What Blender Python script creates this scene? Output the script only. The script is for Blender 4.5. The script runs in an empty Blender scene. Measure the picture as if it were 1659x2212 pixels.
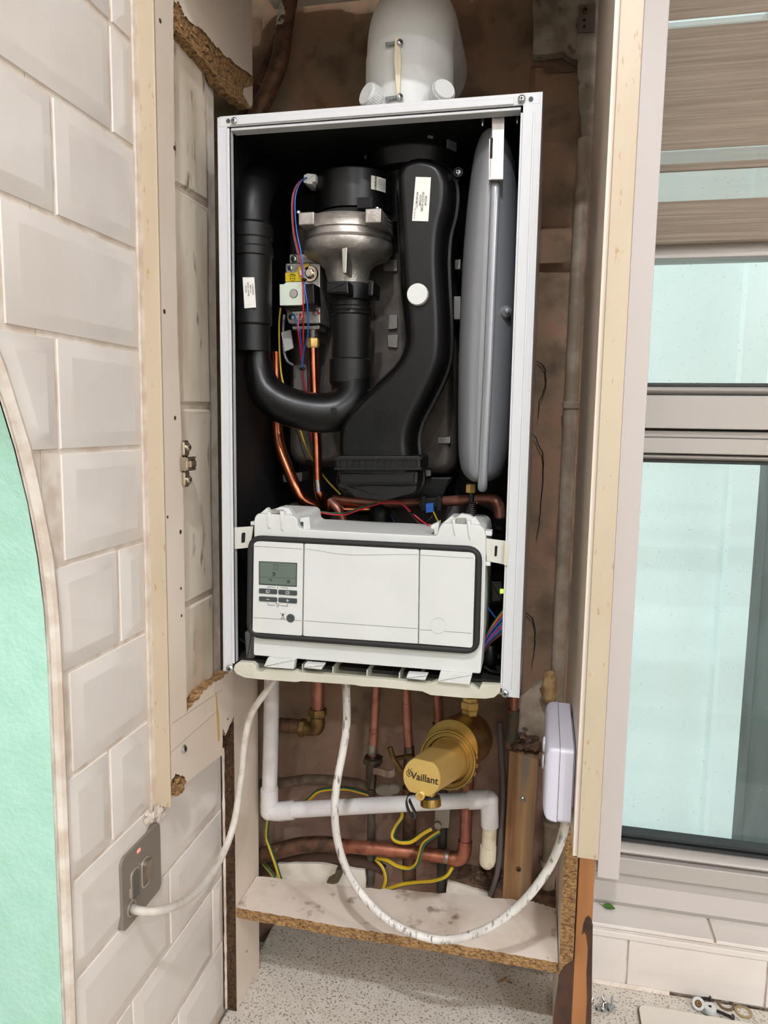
import bpy, bmesh, math, random
from mathutils import Vector, Matrix, noise
random.seed(7)
C = bpy.context.scene
COL = C.collection

# ------------------------------------------------------------------ camera
F, PX, PY = 1587.0, 829.5, 1106.0                 # focal length and centre in pixels of the 1659 x 2212 frame
CAM = Vector((0.41743, -0.90891, 0.34329))
def _rot(a, b, c):
    ca, sa, cb, sb, cc, sc = math.cos(a), math.sin(a), math.cos(b), math.sin(b), math.cos(c), math.sin(c)
    B = Matrix(((1, 0, 0), (0, 0, -1), (0, 1, 0)))
    return Matrix(((cc, -sc, 0), (sc, cc, 0), (0, 0, 1))) @ Matrix(((1, 0, 0), (0, ca, -sa), (0, sa, ca))) @ Matrix(((cb, 0, -sb), (0, 1, 0), (sb, 0, cb))) @ B
RC = _rot(0.12196, -0.21183, 0.015234)
cd = bpy.data.cameras.new('camera'); cam = bpy.data.objects.new('camera', cd); COL.objects.link(cam)
cd.sensor_fit = 'VERTICAL'; cd.sensor_height = 36.0; cd.lens = F * 36.0 / 2212.0
cd.clip_start = 0.02; cd.clip_end = 60
M = Matrix.Identity(4)
for i in range(3):
    M[i][0] = RC[0][i]; M[i][1] = -RC[1][i]; M[i][2] = -RC[2][i]; M[i][3] = CAM[i]
cam.matrix_world = M
C.camera = cam

# ------------------------------------------------------------------ light and exposure
C.view_settings.view_transform = 'Standard'; C.view_settings.look = 'None'
C.view_settings.exposure = 0.67; C.view_settings.gamma = 1.0
C.view_settings.use_curve_mapping = False
C.cycles.max_bounces = 8; C.cycles.diffuse_bounces = 4; C.cycles.glossy_bounces = 4
C.cycles.transparent_max_bounces = 12; C.cycles.caustics_reflective = False; C.cycles.caustics_refractive = False
W = bpy.data.worlds.new('overcast_sky'); C.world = W; W.use_nodes = True
wn = W.node_tree.nodes; wl = W.node_tree.links; wn.clear()
wo = wn.new('ShaderNodeOutputWorld'); wb = wn.new('ShaderNodeBackground'); wc = wn.new('ShaderNodeTexCoord')
ws = wn.new('ShaderNodeSeparateXYZ'); wr = wn.new('ShaderNodeValToRGB')
wl.new(wc.outputs['Generated'], ws.inputs[0]); wl.new(ws.outputs['Z'], wr.inputs[0]); wl.new(wr.outputs[0], wb.inputs[0]); wl.new(wb.outputs[0], wo.inputs[0])
wr.color_ramp.elements[0].position = 0.0; wr.color_ramp.elements[0].color = (0.345, 0.40, 0.405, 1)
wr.color_ramp.elements[1].position = 0.9; wr.color_ramp.elements[1].color = (0.86, 1.0, 1.0, 1)
wb.inputs[1].default_value = 1.6
def downlight_and_fill(x, y, z, power, size=0.07, col=(0.95, 0.995, 1.05)):
    l = bpy.data.lights.new('downlight_and_fill', 'AREA'); l.shape = 'DISK'; l.size = size; l.energy = power; l.color = col
    o = bpy.data.objects.new('downlight_and_fill', l); COL.objects.link(o); o.location = (x, y, z); return o
LAMPS = [(0.44, -1.32, 15.0), (1.85, -1.6, 9.5), (0.6, -2.75, 10.0), (2.0, -2.75, 22.0), (-0.95, -1.3, 8.0)]  # last entry is an added fill lamp in the passage, brightening the mint jamb
for x, y, p in LAMPS:
    downlight_and_fill(x, y, 1.64, p)

# ------------------------------------------------------------------ survey helpers: a sight line from the camera cut with a real plane
def ray(u, v): return RC.transposed() @ Vector(((u - PX) / F, (v - PY) / F, 1.0))
def Yp(u, v, y): d = ray(u, v); return CAM + d * ((y - CAM.y) / d.y)
def Xp(u, v, x): d = ray(u, v); return CAM + d * ((x - CAM.x) / d.x)
def Zp(u, v, z): d = ray(u, v); return CAM + d * ((z - CAM.z) / d.z)
def dep(p): return (RC @ (Vector(p) - CAM)).z
def pxm(n, p): return n * dep(p) / F

# ------------------------------------------------------------------ materials
MATS = {}
def lin(c):
    return tuple(((x / 255.0) / 12.92 if x / 255.0 <= 0.04045 else ((x / 255.0 + 0.055) / 1.055) ** 2.4) for x in c) + (1.0,)
def mat(name, col, rough=0.5, metal=0.0, col2=None, scale=20.0, lo=0.4, hi=0.6, bump=0.0, bscale=60.0, spec=0.5, coat=0.0, stretch=None, detail=4.0, emit=0.0, col3=None, scale3=200.0, lo3=.6, hi3=.68):
    if name in MATS: return MATS[name]
    m = bpy.data.materials.new(name); m.use_nodes = True
    n = m.node_tree.nodes; l = m.node_tree.links; b = n['Principled BSDF']
    b.inputs['Base Color'].default_value = lin(col); b.inputs['Roughness'].default_value = rough; b.inputs['Metallic'].default_value = metal
    b.inputs['Specular IOR Level'].default_value = spec; b.inputs['Coat Weight'].default_value = coat
    if emit:
        b.inputs['Emission Color'].default_value = lin(col); b.inputs['Emission Strength'].default_value = emit
    tc = n.new('ShaderNodeTexCoord'); mp = n.new('ShaderNodeMapping'); l.new(tc.outputs['Object'], mp.inputs[0])
    if stretch: mp.inputs['Scale'].default_value = stretch
    cur = None
    if col2:
        t = n.new('ShaderNodeTexNoise'); t.inputs['Scale'].default_value = scale; t.inputs['Detail'].default_value = detail
        l.new(mp.outputs[0], t.inputs['Vector'])
        r = n.new('ShaderNodeValToRGB'); r.color_ramp.elements[0].position = lo; r.color_ramp.elements[1].position = hi
        r.color_ramp.elements[0].color = lin(col); r.color_ramp.elements[1].color = lin(col2)
        l.new(t.outputs[0], r.inputs[0]); cur = r.outputs[0]
        if col3:
            t3 = n.new('ShaderNodeTexNoise'); t3.inputs['Scale'].default_value = scale3; t3.inputs['Detail'].default_value = 2.0
            l.new(mp.outputs[0], t3.inputs['Vector'])
            r3 = n.new('ShaderNodeValToRGB'); r3.color_ramp.elements[0].position = lo3; r3.color_ramp.elements[1].position = hi3
            r3.color_ramp.elements[0].color = (0, 0, 0, 1); r3.color_ramp.elements[1].color = (1, 1, 1, 1)
            l.new(t3.outputs[0], r3.inputs[0])
            mx = n.new('ShaderNodeMix'); mx.data_type = 'RGBA'; l.new(r3.outputs[0], mx.inputs[0]); l.new(cur, mx.inputs[6]); mx.inputs[7].default_value = lin(col3)
            cur = mx.outputs[2]
        l.new(cur, b.inputs['Base Color'])
    if bump:
        t = n.new('ShaderNodeTexNoise'); t.inputs['Scale'].default_value = bscale; t.inputs['Detail'].default_value = 5.0
        l.new(mp.outputs[0], t.inputs['Vector'])
        bp = n.new('ShaderNodeBump'); bp.inputs['Strength'].default_value = bump; bp.inputs['Distance'].default_value = 0.002
        l.new(t.outputs[0], bp.inputs['Height']); l.new(bp.outputs[0], b.inputs['Normal'])
    MATS[name] = m; return m

TILE = mat('white_glazed_tile', (226, 218, 211), 0.14, col2=(219, 209, 201), scale=9, lo=.35, hi=.7, bump=.06, bscale=14)
OLDTILE = mat('grimy_old_tile', (232, 219, 200), 0.35, col2=(188, 164, 136), scale=14, lo=.45, hi=.75, stretch=(1, 1, .3), col3=(120, 96, 72), scale3=60, lo3=.62, hi3=.75)
GROUT = mat('tile_grout', (226, 214, 202), 0.9, col2=(206, 188, 172), scale=30, bump=.4, bscale=120)
MINT = mat('mint_green_paint', (184, 227, 206), 0.45, col2=(192, 232, 213), scale=30, bump=.35, bscale=160)
MELA = mat('cream_melamine', (228, 212, 196), 0.4, col2=(222, 204, 186), scale=8, lo=.4, hi=.7)
CREAM = mat('cream_edge_strip', (196, 179, 155), 0.4, col2=(186, 165, 138), scale=10, lo=.45, hi=.7, stretch=(1, 1, .3), col3=(180, 150, 115), scale3=180, lo3=.66, hi3=.74)
CHIP = mat('raw_chipboard', (178, 138, 90), 0.9, col2=(112, 80, 50), scale=300, lo=.36, hi=.66, bump=1.0, bscale=420, col3=(60, 40, 26), scale3=380, lo3=.60, hi3=.70, stretch=(.6, .6, 1))
CHIPDARK = mat('damp_dark_chipboard', (92, 62, 36), 0.9, col2=(58, 38, 22), scale=260, lo=.35, hi=.6, bump=1.0, bscale=400, col3=(30, 20, 14), scale3=320, lo3=.56, hi3=.66)
RUST = mat('brown_stained_batten', (168, 112, 66), 0.6, col2=(140, 88, 48), scale=30, stretch=(1, 1, .15), lo=.35, hi=.7, col3=(70, 42, 24), scale3=14, lo3=.6, hi3=.7)
TIMBER = mat('weathered_timber', (172, 132, 92), 0.8, col2=(128, 88, 54), scale=26, stretch=(2.2, 1, .12), lo=.35, hi=.65, bump=.5, bscale=90, col3=(120, 108, 92), scale3=24, lo3=.55, hi3=.7)
WHITESTEEL = mat('white_painted_steel', (206, 206, 208), 0.28)
LINER = mat('black_sound_liner', (10, 10, 10), 0.6, bump=.2, bscale=40)
BLACKP = mat('black_plastic', (9, 8, 8), 0.34, spec=.35)
BLACKM = mat('matt_black_plastic', (14, 13, 13), 0.44, spec=.4, bump=.1, bscale=300)
RUBBER = mat('black_rubber', (32, 31, 31), 0.65)
WHITEP = mat('white_plastic', (214, 214, 211), 0.45, col2=(210, 210, 206), scale=12)
TRAYP = mat('beige_grey_plastic', (206, 202, 186), 0.5, col2=(196, 191, 174), scale=10)
LILACP = mat('cool_white_plastic', (218, 212, 226), 0.35)
PVC = mat('white_waste_plastic', (214, 209, 208), 0.38, col2=(196, 188, 186), scale=24, lo=.45, hi=.75)
PVCOLD = mat('yellowed_waste_plastic', (214, 202, 178), 0.4, col2=(186, 164, 130), scale=60, lo=.5, hi=.75)
COPPER = mat('bright_copper', (222, 136, 98), 0.26, 1.0, col2=(190, 104, 72), scale=30)
COPPERD = mat('dull_copper', (180, 122, 104), 0.42, .7, col2=(146, 92, 76), scale=40, lo=.4, hi=.7)
COPPERX = mat('tarnished_copper', (112, 78, 58), 0.6, .5, col2=(72, 54, 44), scale=60, lo=.4, hi=.65, col3=(160, 140, 124), scale3=90, lo3=.66, hi3=.75)
VERDI = mat('green_corroded_copper', (92, 88, 74), 0.7, .3, col2=(130, 90, 64), scale=50, lo=.45, hi=.6, col3=(70, 92, 86), scale3=80, lo3=.55, hi3=.65)
BRASS = mat('brass', (178, 146, 88), 0.34, 1.0, col2=(160, 128, 72), scale=40)
BRASSB = mat('brushed_bright_brass', (222, 184, 108), 0.42, .55, bump=.1, bscale=200)
BRASSD = mat('old_dull_brass', (128, 100, 58), 0.5, .8, col2=(92, 70, 40), scale=50)
ALU = mat('cast_aluminium', (178, 172, 166), 0.42, .75, col2=(154, 148, 142), scale=40, bump=.35, bscale=160)
ALUD = mat('plain_aluminium', (178, 174, 168), 0.38, 1.0)
DARKM = mat('dark_heat_exchanger_metal', (92, 84, 78), 0.5, .5, col2=(78, 71, 66), scale=40, bump=.15, bscale=120)
VESSEL = mat('grey_vessel_paint', (150, 152, 157), 0.26, .35)
GALV = mat('galvanised_steel', (196, 190, 186), 0.4, .7, col2=(182, 176, 172), scale=60)
CHROME = mat('nickel_steel', (190, 178, 164), 0.16, 1.0)
ZINC = mat('zinc_screw', (186, 190, 192), 0.28, 1.0)
STEELP = mat('brushed_steel_plate', (140, 130, 120), 0.45, .3)
DARK = mat('dark_gap', (14, 13, 13), 0.8)
PRINT = mat('black_print', (22, 22, 22), 0.6)
ENGRAVE = mat('burnt_engraving', (52, 34, 12), 0.5, .3)
LABELW = mat('white_label', (232, 228, 220), 0.5)
BTN = mat('charcoal_button', (62, 68, 70), 0.5)
LCD = mat('lcd_glass', (98, 108, 98), 0.06, col2=(104, 116, 106), scale=5, coat=.6)
LCDI = mat('lcd_segment', (70, 78, 72), 0.2)
YELLOW = mat('yellow_label', (216, 186, 20), 0.45)
WYEL = mat('yellow_insulation', (206, 168, 30), 0.45)
WGRN = mat('green_insulation', (36, 84, 58), 0.45)
WBLU = mat('blue_insulation', (30, 92, 176), 0.4)
WRED = mat('red_insulation', (184, 28, 42), 0.4)
WGRY = mat('grey_insulation', (122, 124, 126), 0.5)
WBLK = mat('black_insulation', (22, 22, 24), 0.5)
WBRN = mat('brown_insulation', (92, 40, 34), 0.5)
CABLE = mat('scuffed_white_flex', (216, 208, 198), 0.5, col2=(190, 178, 162), scale=50, lo=.5, hi=.75)
CABLES = mat('painted_streaky_flex', (226, 220, 214), 0.5, col2=(206, 198, 192), scale=40, stretch=(1.4, 1, .35), lo=.4, hi=.6, col3=(120, 112, 106), scale3=150, lo3=.57, hi3=.70)
GREYCABLE = mat('grey_flex', (92, 82, 80), 0.55)
COUNTER = mat('speckled_worktop', (214, 206, 195), 0.35, col2=(208, 199, 187), scale=30, col3=(140, 127, 114), scale3=270, lo3=.565, hi3=.635)
SHELFM = mat('stained_shelf_laminate', (230, 214, 200), 0.55, col2=(206, 184, 166), scale=16, lo=.5, hi=.85, col3=(128, 104, 84), scale3=34, lo3=.62, hi3=.78)
UPVC_DIM = mat('dimmed_white_upvc', (180, 173, 166), 0.32)  # white frame darkened: its backlit dimness is put into the colour
CILL_LIT = mat('uplit_white_cill', (198, 190, 184), 0.3)  # white plastic in a lighter tone, the light on its up-facing slope painted in
UPVCS = mat('pinkish_white_upvc', (204, 195, 191), 0.35)
PLASTERG = mat('grey_plaster', (158, 148, 134), 0.9, col2=(124, 112, 98), scale=24, bump=.5, bscale=60, col3=(96, 84, 70), scale3=40, lo3=.62, hi3=.7)
PAINTPIPE = mat('old_white_pipe_paint', (176, 160, 142), 0.5, col2=(150, 132, 114), scale=30)
FOAM = mat('yellow_foam_crust', (190, 158, 112), 0.9, col2=(150, 112, 70), scale=60, bump=1, bscale=120)
MORTAR = mat('crumbly_mortar', (112, 86, 66), 0.95, col2=(80, 58, 44), scale=60, bump=1, bscale=140)
LEAF = mat('green_leaf', (76, 122, 44), 0.45, col2=(60, 104, 36), scale=60)
NEON = mat('red_neon', (255, 110, 100), 0.4, emit=1.2)
GREENLED = mat('green_led', (150, 255, 60), 0.4, emit=1.5)
ROOMW = mat('room_wall_paint', (240, 236, 230), 0.8)
FLOORM = mat('floor_vinyl', (150, 138, 124), 0.5)
RENDERW = mat('white_render', (244, 247, 246), 0.8, col2=(238, 243, 243), scale=3)
FENCE = mat('grey_fence_paint', (116, 120, 118), 0.8, col2=(104, 108, 106), scale=18, stretch=(1, 1, .15))

def wallmat():
    m = bpy.data.materials.new('brown_broken_plaster'); m.use_nodes = True
    n = m.node_tree.nodes; l = m.node_tree.links; b = n['Principled BSDF']; b.inputs['Roughness'].default_value = .95
    tc = n.new('ShaderNodeTexCoord'); sp = n.new('ShaderNodeSeparateXYZ'); l.new(tc.outputs['Object'], sp.inputs[0])
    def nz(s, d=5):
        t = n.new('ShaderNodeTexNoise'); t.inputs['Scale'].default_value = s; t.inputs['Detail'].default_value = d; l.new(tc.outputs['Object'], t.inputs['Vector']); return t.outputs[0]
    def ramp(src, stops):
        r = n.new('ShaderNodeValToRGB')
        while len(r.color_ramp.elements) < len(stops): r.color_ramp.elements.new(.5)
        for e, (p, c) in zip(r.color_ramp.elements, stops): e.position = p; e.color = lin(c)
        l.new(src, r.inputs[0]); return r.outputs[0]
    up = ramp(nz(9), [(.30, (88, 70, 56)), (.44, (132, 109, 88)), (.55, (146, 112, 90)), (.66, (116, 94, 76)), (.8, (168, 150, 126))])
    dn = ramp(nz(7), [(.3, (106, 78, 64)), (.45, (136, 105, 90)), (.56, (154, 123, 108)), (.7, (122, 86, 70))])
    mr = n.new('ShaderNodeMapRange'); l.new(sp.outputs['Z'], mr.inputs[0]); mr.inputs[1].default_value = .55; mr.inputs[2].default_value = .3
    mx = n.new('ShaderNodeMix'); mx.data_type = 'RGBA'; l.new(mr.outputs[0], mx.inputs[0]); l.new(up, mx.inputs[6]); l.new(dn, mx.inputs[7])
    st = ramp(nz(26, 6), [(.62, (0, 0, 0)), (.9, (255, 255, 255))])
    mx2 = n.new('ShaderNodeMix'); mx2.data_type = 'RGBA'; l.new(st, mx2.inputs[0]); l.new(mx.outputs[2], mx2.inputs[6]); mx2.inputs[7].default_value = lin((58, 38, 28))
    l.new(mx2.outputs[2], b.inputs['Base Color'])
    bp = n.new('ShaderNodeBump'); bp.inputs['Strength'].default_value = .7; bp.inputs['Distance'].default_value = .004; l.new(nz(60), bp.inputs['Height']); l.new(bp.outputs[0], b.inputs['Normal'])
    return m
BROWN = wallmat()
def glassmat():
    m = bpy.data.materials.new('window_glass'); m.use_nodes = True
    n = m.node_tree.nodes; l = m.node_tree.links; n.clear()
    o = n.new('ShaderNodeOutputMaterial'); t = n.new('ShaderNodeBsdfTransparent'); g = n.new('ShaderNodeBsdfGlossy'); d = n.new('ShaderNodeBsdfDiffuse')
    t.inputs[0].default_value = (.93, .97, .96, 1); g.inputs['Roughness'].default_value = .02; d.inputs[0].default_value = lin((200, 205, 200))
    fr = n.new('ShaderNodeFresnel'); fr.inputs[0].default_value = 1.45
    m1 = n.new('ShaderNodeMixShader'); l.new(fr.outputs[0], m1.inputs[0]); l.new(t.outputs[0], m1.inputs[1]); l.new(g.outputs[0], m1.inputs[2])
    tc = n.new('ShaderNodeTexCoord'); nz = n.new('ShaderNodeTexNoise'); nz.inputs['Scale'].default_value = 240; l.new(tc.outputs['Object'], nz.inputs['Vector'])
    r = n.new('ShaderNodeValToRGB'); r.color_ramp.elements[0].position = .70; r.color_ramp.elements[1].position = .78; r.color_ramp.elements[1].color = (.42, .42, .42, 1)
    l.new(nz.outputs[0], r.inputs[0])
    m2 = n.new('ShaderNodeMixShader'); l.new(r.outputs[0], m2.inputs[0]); l.new(m1.outputs[0], m2.inputs[1]); l.new(d.outputs[0], m2.inputs[2]); l.new(m2.outputs[0], o.inputs[0])
    return m
GLASS = glassmat()
def blindmat():
    m = bpy.data.materials.new('zebra_blind_fabric'); m.use_nodes = True
    n = m.node_tree.nodes; l = m.node_tree.links; n.clear()
    o = n.new('ShaderNodeOutputMaterial'); d = n.new('ShaderNodeBsdfDiffuse'); tl = n.new('ShaderNodeBsdfTranslucent'); t = n.new('ShaderNodeBsdfTransparent')
    tc = n.new('ShaderNodeTexCoord'); mp = n.new('ShaderNodeMapping'); mp.inputs['Scale'].default_value = (6, 1, 420); l.new(tc.outputs['Object'], mp.inputs[0])
    nz = n.new('ShaderNodeTexNoise'); nz.inputs['Scale'].default_value = 1.0; nz.inputs['Detail'].default_value = 3; l.new(mp.outputs[0], nz.inputs['Vector'])
    r = n.new('ShaderNodeValToRGB'); r.color_ramp.elements[0].position = .3; r.color_ramp.elements[1].position = .7
    r.color_ramp.elements[0].color = lin((156, 141, 126)); r.color_ramp.elements[1].color = lin((184, 169, 153)); l.new(nz.outputs[0], r.inputs[0])
    l.new(r.outputs[0], d.inputs[0]); l.new(r.outputs[0], tl.inputs[0])
    mx = n.new('ShaderNodeMixShader'); mx.inputs[0].default_value = .35; l.new(d.outputs[0], mx.inputs[1]); l.new(tl.outputs[0], mx.inputs[2]); l.new(mx.outputs[0], o.inputs[0])
    m2 = m.copy(); m2.name = 'zebra_blind_sheer'
    n = m2.node_tree.nodes; l = m2.node_tree.links
    o = [q for q in n if q.type == 'OUTPUT_MATERIAL'][0]; src = o.inputs[0].links[0].from_socket
    t = [q for q in n if q.type == 'BSDF_TRANSPARENT'][0]; mx = n.new('ShaderNodeMixShader'); mx.inputs[0].default_value = .72
    l.new(src, mx.inputs[1]); l.new(t.outputs[0], mx.inputs[2]); l.new(mx.outputs[0], o.inputs[0])
    return m, m2
BLIND, SHEER = blindmat()

# ------------------------------------------------------------------ mesh builder
def catmull(p, n=6):
    p = [Vector(q) for q in p]; out = []
    for i in range(len(p) - 1):
        a = p[i - 1] if i else p[i] * 2 - p[i + 1]; b = p[i]; c = p[i + 1]; d = p[i + 2] if i + 2 < len(p) else p[i + 1] * 2 - p[i]
        for k in range(n):
            t = k / n
            out.append(0.5 * ((2 * b) + (c - a) * t + (2 * a - 5 * b + 4 * c - d) * t * t + (3 * b - a - 3 * c + d) * t ** 3))
    out.append(p[-1]); return out
def frame(ax):
    ax = Vector(ax).normalized(); up = Vector((0, 0, 1)) if abs(ax.z) < .9 else Vector((1, 0, 0))
    a = ax.cross(up).normalized(); return a, ax.cross(a).normalized(), ax
def offset_poly(pts, d):
    """inset a closed 2-D polygon by d"""
    n = len(pts); area = sum(pts[i][0] * pts[(i + 1) % n][1] - pts[(i + 1) % n][0] * pts[i][1] for i in range(n)); s = 1 if area > 0 else -1
    out = []
    for i in range(n):
        a, b, c = Vector(pts[i - 1]), Vector(pts[i]), Vector(pts[(i + 1) % n])
        e1, e2 = (b - a), (c - b)
        if e1.length < 1e-9: e1 = e2
        if e2.length < 1e-9: e2 = e1
        n1 = Vector((-e1.y, e1.x)).normalized() * s; n2 = Vector((-e2.y, e2.x)).normalized() * s
        k = n1 + n2; k = n1 if k.length < 1e-6 else k.normalized()
        out.append(b + k * (d / max(.45, k.dot(n1))))
    return out
class MB:
    def __init__(s): s.bm = bmesh.new()
    def face(s, vs, m=0):
        try: f = s.bm.faces.new(vs)
        except ValueError: return None
        f.material_index = m; return f
    def hexa(s, a, b, m=0):
        """box between corners a and b"""
        x0, y0, z0 = (min(a[i], b[i]) for i in range(3)); x1, y1, z1 = (max(a[i], b[i]) for i in range(3))
        v = [s.bm.verts.new(q) for q in ((x0, y0, z0), (x1, y0, z0), (x1, y1, z0), (x0, y1, z0), (x0, y0, z1), (x1, y0, z1), (x1, y1, z1), (x0, y1, z1))]
        for f in ((0, 3, 2, 1), (4, 5, 6, 7), (0, 1, 5, 4), (1, 2, 6, 5), (2, 3, 7, 6), (3, 0, 4, 7)): s.face([v[i] for i in f], m)
        return s
    def prism(s, loop, vec, m=0, mside=None, mback=None):
        vec = Vector(vec); loop = [Vector(p) for p in loop]
        # orient outwards
        nrm = Vector((0, 0, 0))
        for i in range(len(loop)): nrm += loop[i].cross(loop[(i + 1) % len(loop)])
        if nrm.dot(vec) > 0: loop = loop[::-1]
        a = [s.bm.verts.new(p) for p in loop]; b = [s.bm.verts.new(p + vec) for p in loop]; n = len(a)
        s.face(a, m); s.face(b[::-1], m if mback is None else mback)
        for i in range(n): s.face([a[(i + 1) % n], a[i], b[i], b[(i + 1) % n]], m if mside is None else mside)
        return s
    def loops(s, rings, m=0, cap0=True, cap1=True, ms=None):
        R = [[s.bm.verts.new(p) for p in r] for r in rings]; n = len(R[0])
        for k in range(len(R) - 1):
            for i in range(n): s.face([R[k][i], R[k][(i + 1) % n], R[k + 1][(i + 1) % n], R[k + 1][i]], (ms[i] if ms else m))
        if cap0: s.face(R[0][::-1], m)
        if cap1: s.face(R[-1], m)
        return s
    def tube(s, pts, r, n=12, m=0, caps=True, ms=None):
        pts = [Vector(p) for p in pts]; N = len(pts); rr = r if isinstance(r, (list, tuple)) else [r] * N
        if len(rr) != N: rr = [rr[min(len(rr) - 1, int(i / (N - 1) * (len(rr) - 1)))] * (1 - ((i / (N - 1) * (len(rr) - 1)) % 1)) + rr[min(len(rr) - 1, int(i / (N - 1) * (len(rr) - 1)) + 1)] * ((i / (N - 1) * (len(rr) - 1)) % 1) for i in range(N)]
        t = (pts[1] - pts[0]).normalized(); a, b, _ = frame(t); rings = []
        for i in range(N):
            t2 = (pts[min(i + 1, N - 1)] - pts[max(i - 1, 0)]).normalized()
            a = (a - t2 * a.dot(t2)).normalized(); b = t2.cross(a)
            rings.append([pts[i] + (a * math.cos(2 * math.pi * k / n) + b * math.sin(2 * math.pi * k / n)) * rr[i] for k in range(n)])
        return s.loops(rings, m, caps, caps, ms)
    def lathe(s, p0, ax, prof, n=32, m=0, caps=True, sy=1.0):
        a, b, ax = frame(ax); p0 = Vector(p0); rings = []
        for d, r in prof: rings.append([p0 + ax * d + (a * math.cos(2 * math.pi * k / n) + b * math.sin(2 * math.pi * k / n) * sy) * max(r, 1e-5) for k in range(n)])
        # frame is (a, b=ax x a, ax): counter-clockwise about ax
        return s.loops(rings, m, caps, caps)
    def cyl(s, p0, p1, r, n=20, m=0): 
        d = Vector(p1) - Vector(p0); return s.lathe(p0, d, [(0, r), (d.length, r)], n, m)
    def pillow(s, xz, steps, m=0, back=True):
        """closed outline of (x, z) pairs carried along y with an inset at every step"""
        n = len(xz); area = sum(xz[i][0] * xz[(i + 1) % n][1] - xz[(i + 1) % n][0] * xz[i][1] for i in range(n))
        if area < 0: xz = xz[::-1]
        rings = []
        for ins, y in steps: rings.append([Vector((p[0], y, p[1])) for p in (offset_poly(xz, ins) if ins else xz)])
        return s.loops(rings, m, back, True)
    def ball(s, c, r, m=0, n=12, sc=(1, 1, 1)):
        rings = []
        for k in range(1, n // 2 + 2):
            th = math.pi * k / (n // 2 + 2); rings.append([Vector(c) + Vector((math.sin(th) * math.cos(2 * math.pi * j / n) * r * sc[0], math.sin(th) * math.sin(2 * math.pi * j / n) * r * sc[1], -math.cos(th) * r * sc[2])) for j in range(n)])
        return s.loops(rings, m)
    def text(s, body, o, xd, yd, h, m=0, ext=.0002, bold=False, align='CENTER'):
        cu = bpy.data.curves.new('t', 'FONT'); cu.body = body; cu.size = 1.0; cu.align_x = align; cu.align_y = 'CENTER'; cu.resolution_u = 3
        if bold: cu.offset = .018
        ob = bpy.data.objects.new('t', cu); COL.objects.link(ob)
        me = bpy.data.meshes.new_from_object(ob.evaluated_get(bpy.context.evaluated_depsgraph_get()))
        xd = Vector(xd).normalized(); yd = Vector(yd).normalized(); nd = xd.cross(yd); o = Vector(o)
        vs = [s.bm.verts.new(o + (xd * v.co.x + yd * v.co.y) * h + nd * ext) for v in me.vertices]
        for p in me.polygons: s.face([vs[i] for i in p.vertices], m)
        bpy.data.objects.remove(ob); bpy.data.curves.remove(cu); bpy.data.meshes.remove(me); return s
    def jit(s, amt, sc=60, axis=None):
        for v in s.bm.verts:
            d = noise.noise_vector(v.co * sc) * amt
            v.co += d
        return s
def islands(mb):
    seen = set(); out = []
    for f in mb.bm.faces:
        if f in seen: continue
        st = [f]; seen.add(f); comp = []
        while st:
            g = st.pop(); comp.append(g)
            for e in g.edges:
                for h in e.link_faces:
                    if h not in seen: seen.add(h); st.append(h)
        out.append(comp)
    return out
def link_each(name, mb, mats, parent, **k):
    """every loose piece of the builder becomes a part of its own"""
    res = []
    for comp in islands(mb):
        nb = MB(); mp = {}
        for f in comp:
            for v in f.verts:
                if v not in mp: mp[v] = nb.bm.verts.new(v.co)
            nb.face([mp[v] for v in f.verts], f.material_index)
        res.append(link(name, nb, mats, parent, **k))
    mb.bm.free(); return res
def world_loc(o):
    v = Vector((0, 0, 0))
    while o: v += o.location; o = o.parent
    return v
def link(name, mb, mats, parent=None, bevel=0.0, seg=2, sharp=35, local=False):
    me = bpy.data.meshes.new(name)
    bmesh.ops.remove_doubles(mb.bm, verts=mb.bm.verts, dist=1e-6)
    bmesh.ops.recalc_face_normals(mb.bm, faces=mb.bm.faces)
    mb.bm.to_mesh(me); mb.bm.free()
    for m in (mats if isinstance(mats, (list, tuple)) else [mats]): me.materials.append(m)
    me.shade_smooth(); me.set_sharp_from_angle(angle=math.radians(sharp))
    o = bpy.data.objects.new(name, me); COL.objects.link(o)
    if parent:
        o.parent = parent
        if not local: o.location = -world_loc(parent)
    elif not local:
        bb = [Vector(v.co) for v in me.vertices]
        c = Vector(((min(v.x for v in bb) + max(v.x for v in bb)) / 2, (min(v.y for v in bb) + max(v.y for v in bb)) / 2, min(v.z for v in bb)))
        for v in me.vertices: v.co -= c
        o.location = c
    if bevel:
        md = o.modifiers.new('soft_edge', 'BEVEL'); md.width = bevel; md.segments = seg; md.limit_method = 'ANGLE'; md.angle_limit = math.radians(40); md.harden_normals = False
    if any(len(p.vertices) > 4 for p in me.polygons) or bevel:
        wm = o.modifiers.new('flat_face_normals', 'WEIGHTED_NORMAL'); wm.keep_sharp = True; wm.weight = 90
    return o
def tag(o, label, cat, group=None):
    o['label'] = label; o['category'] = cat
    if group: o['group'] = group
    return o
def thing(name, label, cat, loc, group=None):
    o = bpy.data.objects.new(name, None); COL.objects.link(o); o.location = loc; o.empty_display_size = .02
    return tag(o, label, cat, group)
def struct(name, mb, mats, parent=None, **k):
    o = link(name, mb, mats, parent, **k)
    if not parent: o['kind'] = 'structure'
    return o
def part_label(o, s): o['label'] = s; return o
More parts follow.
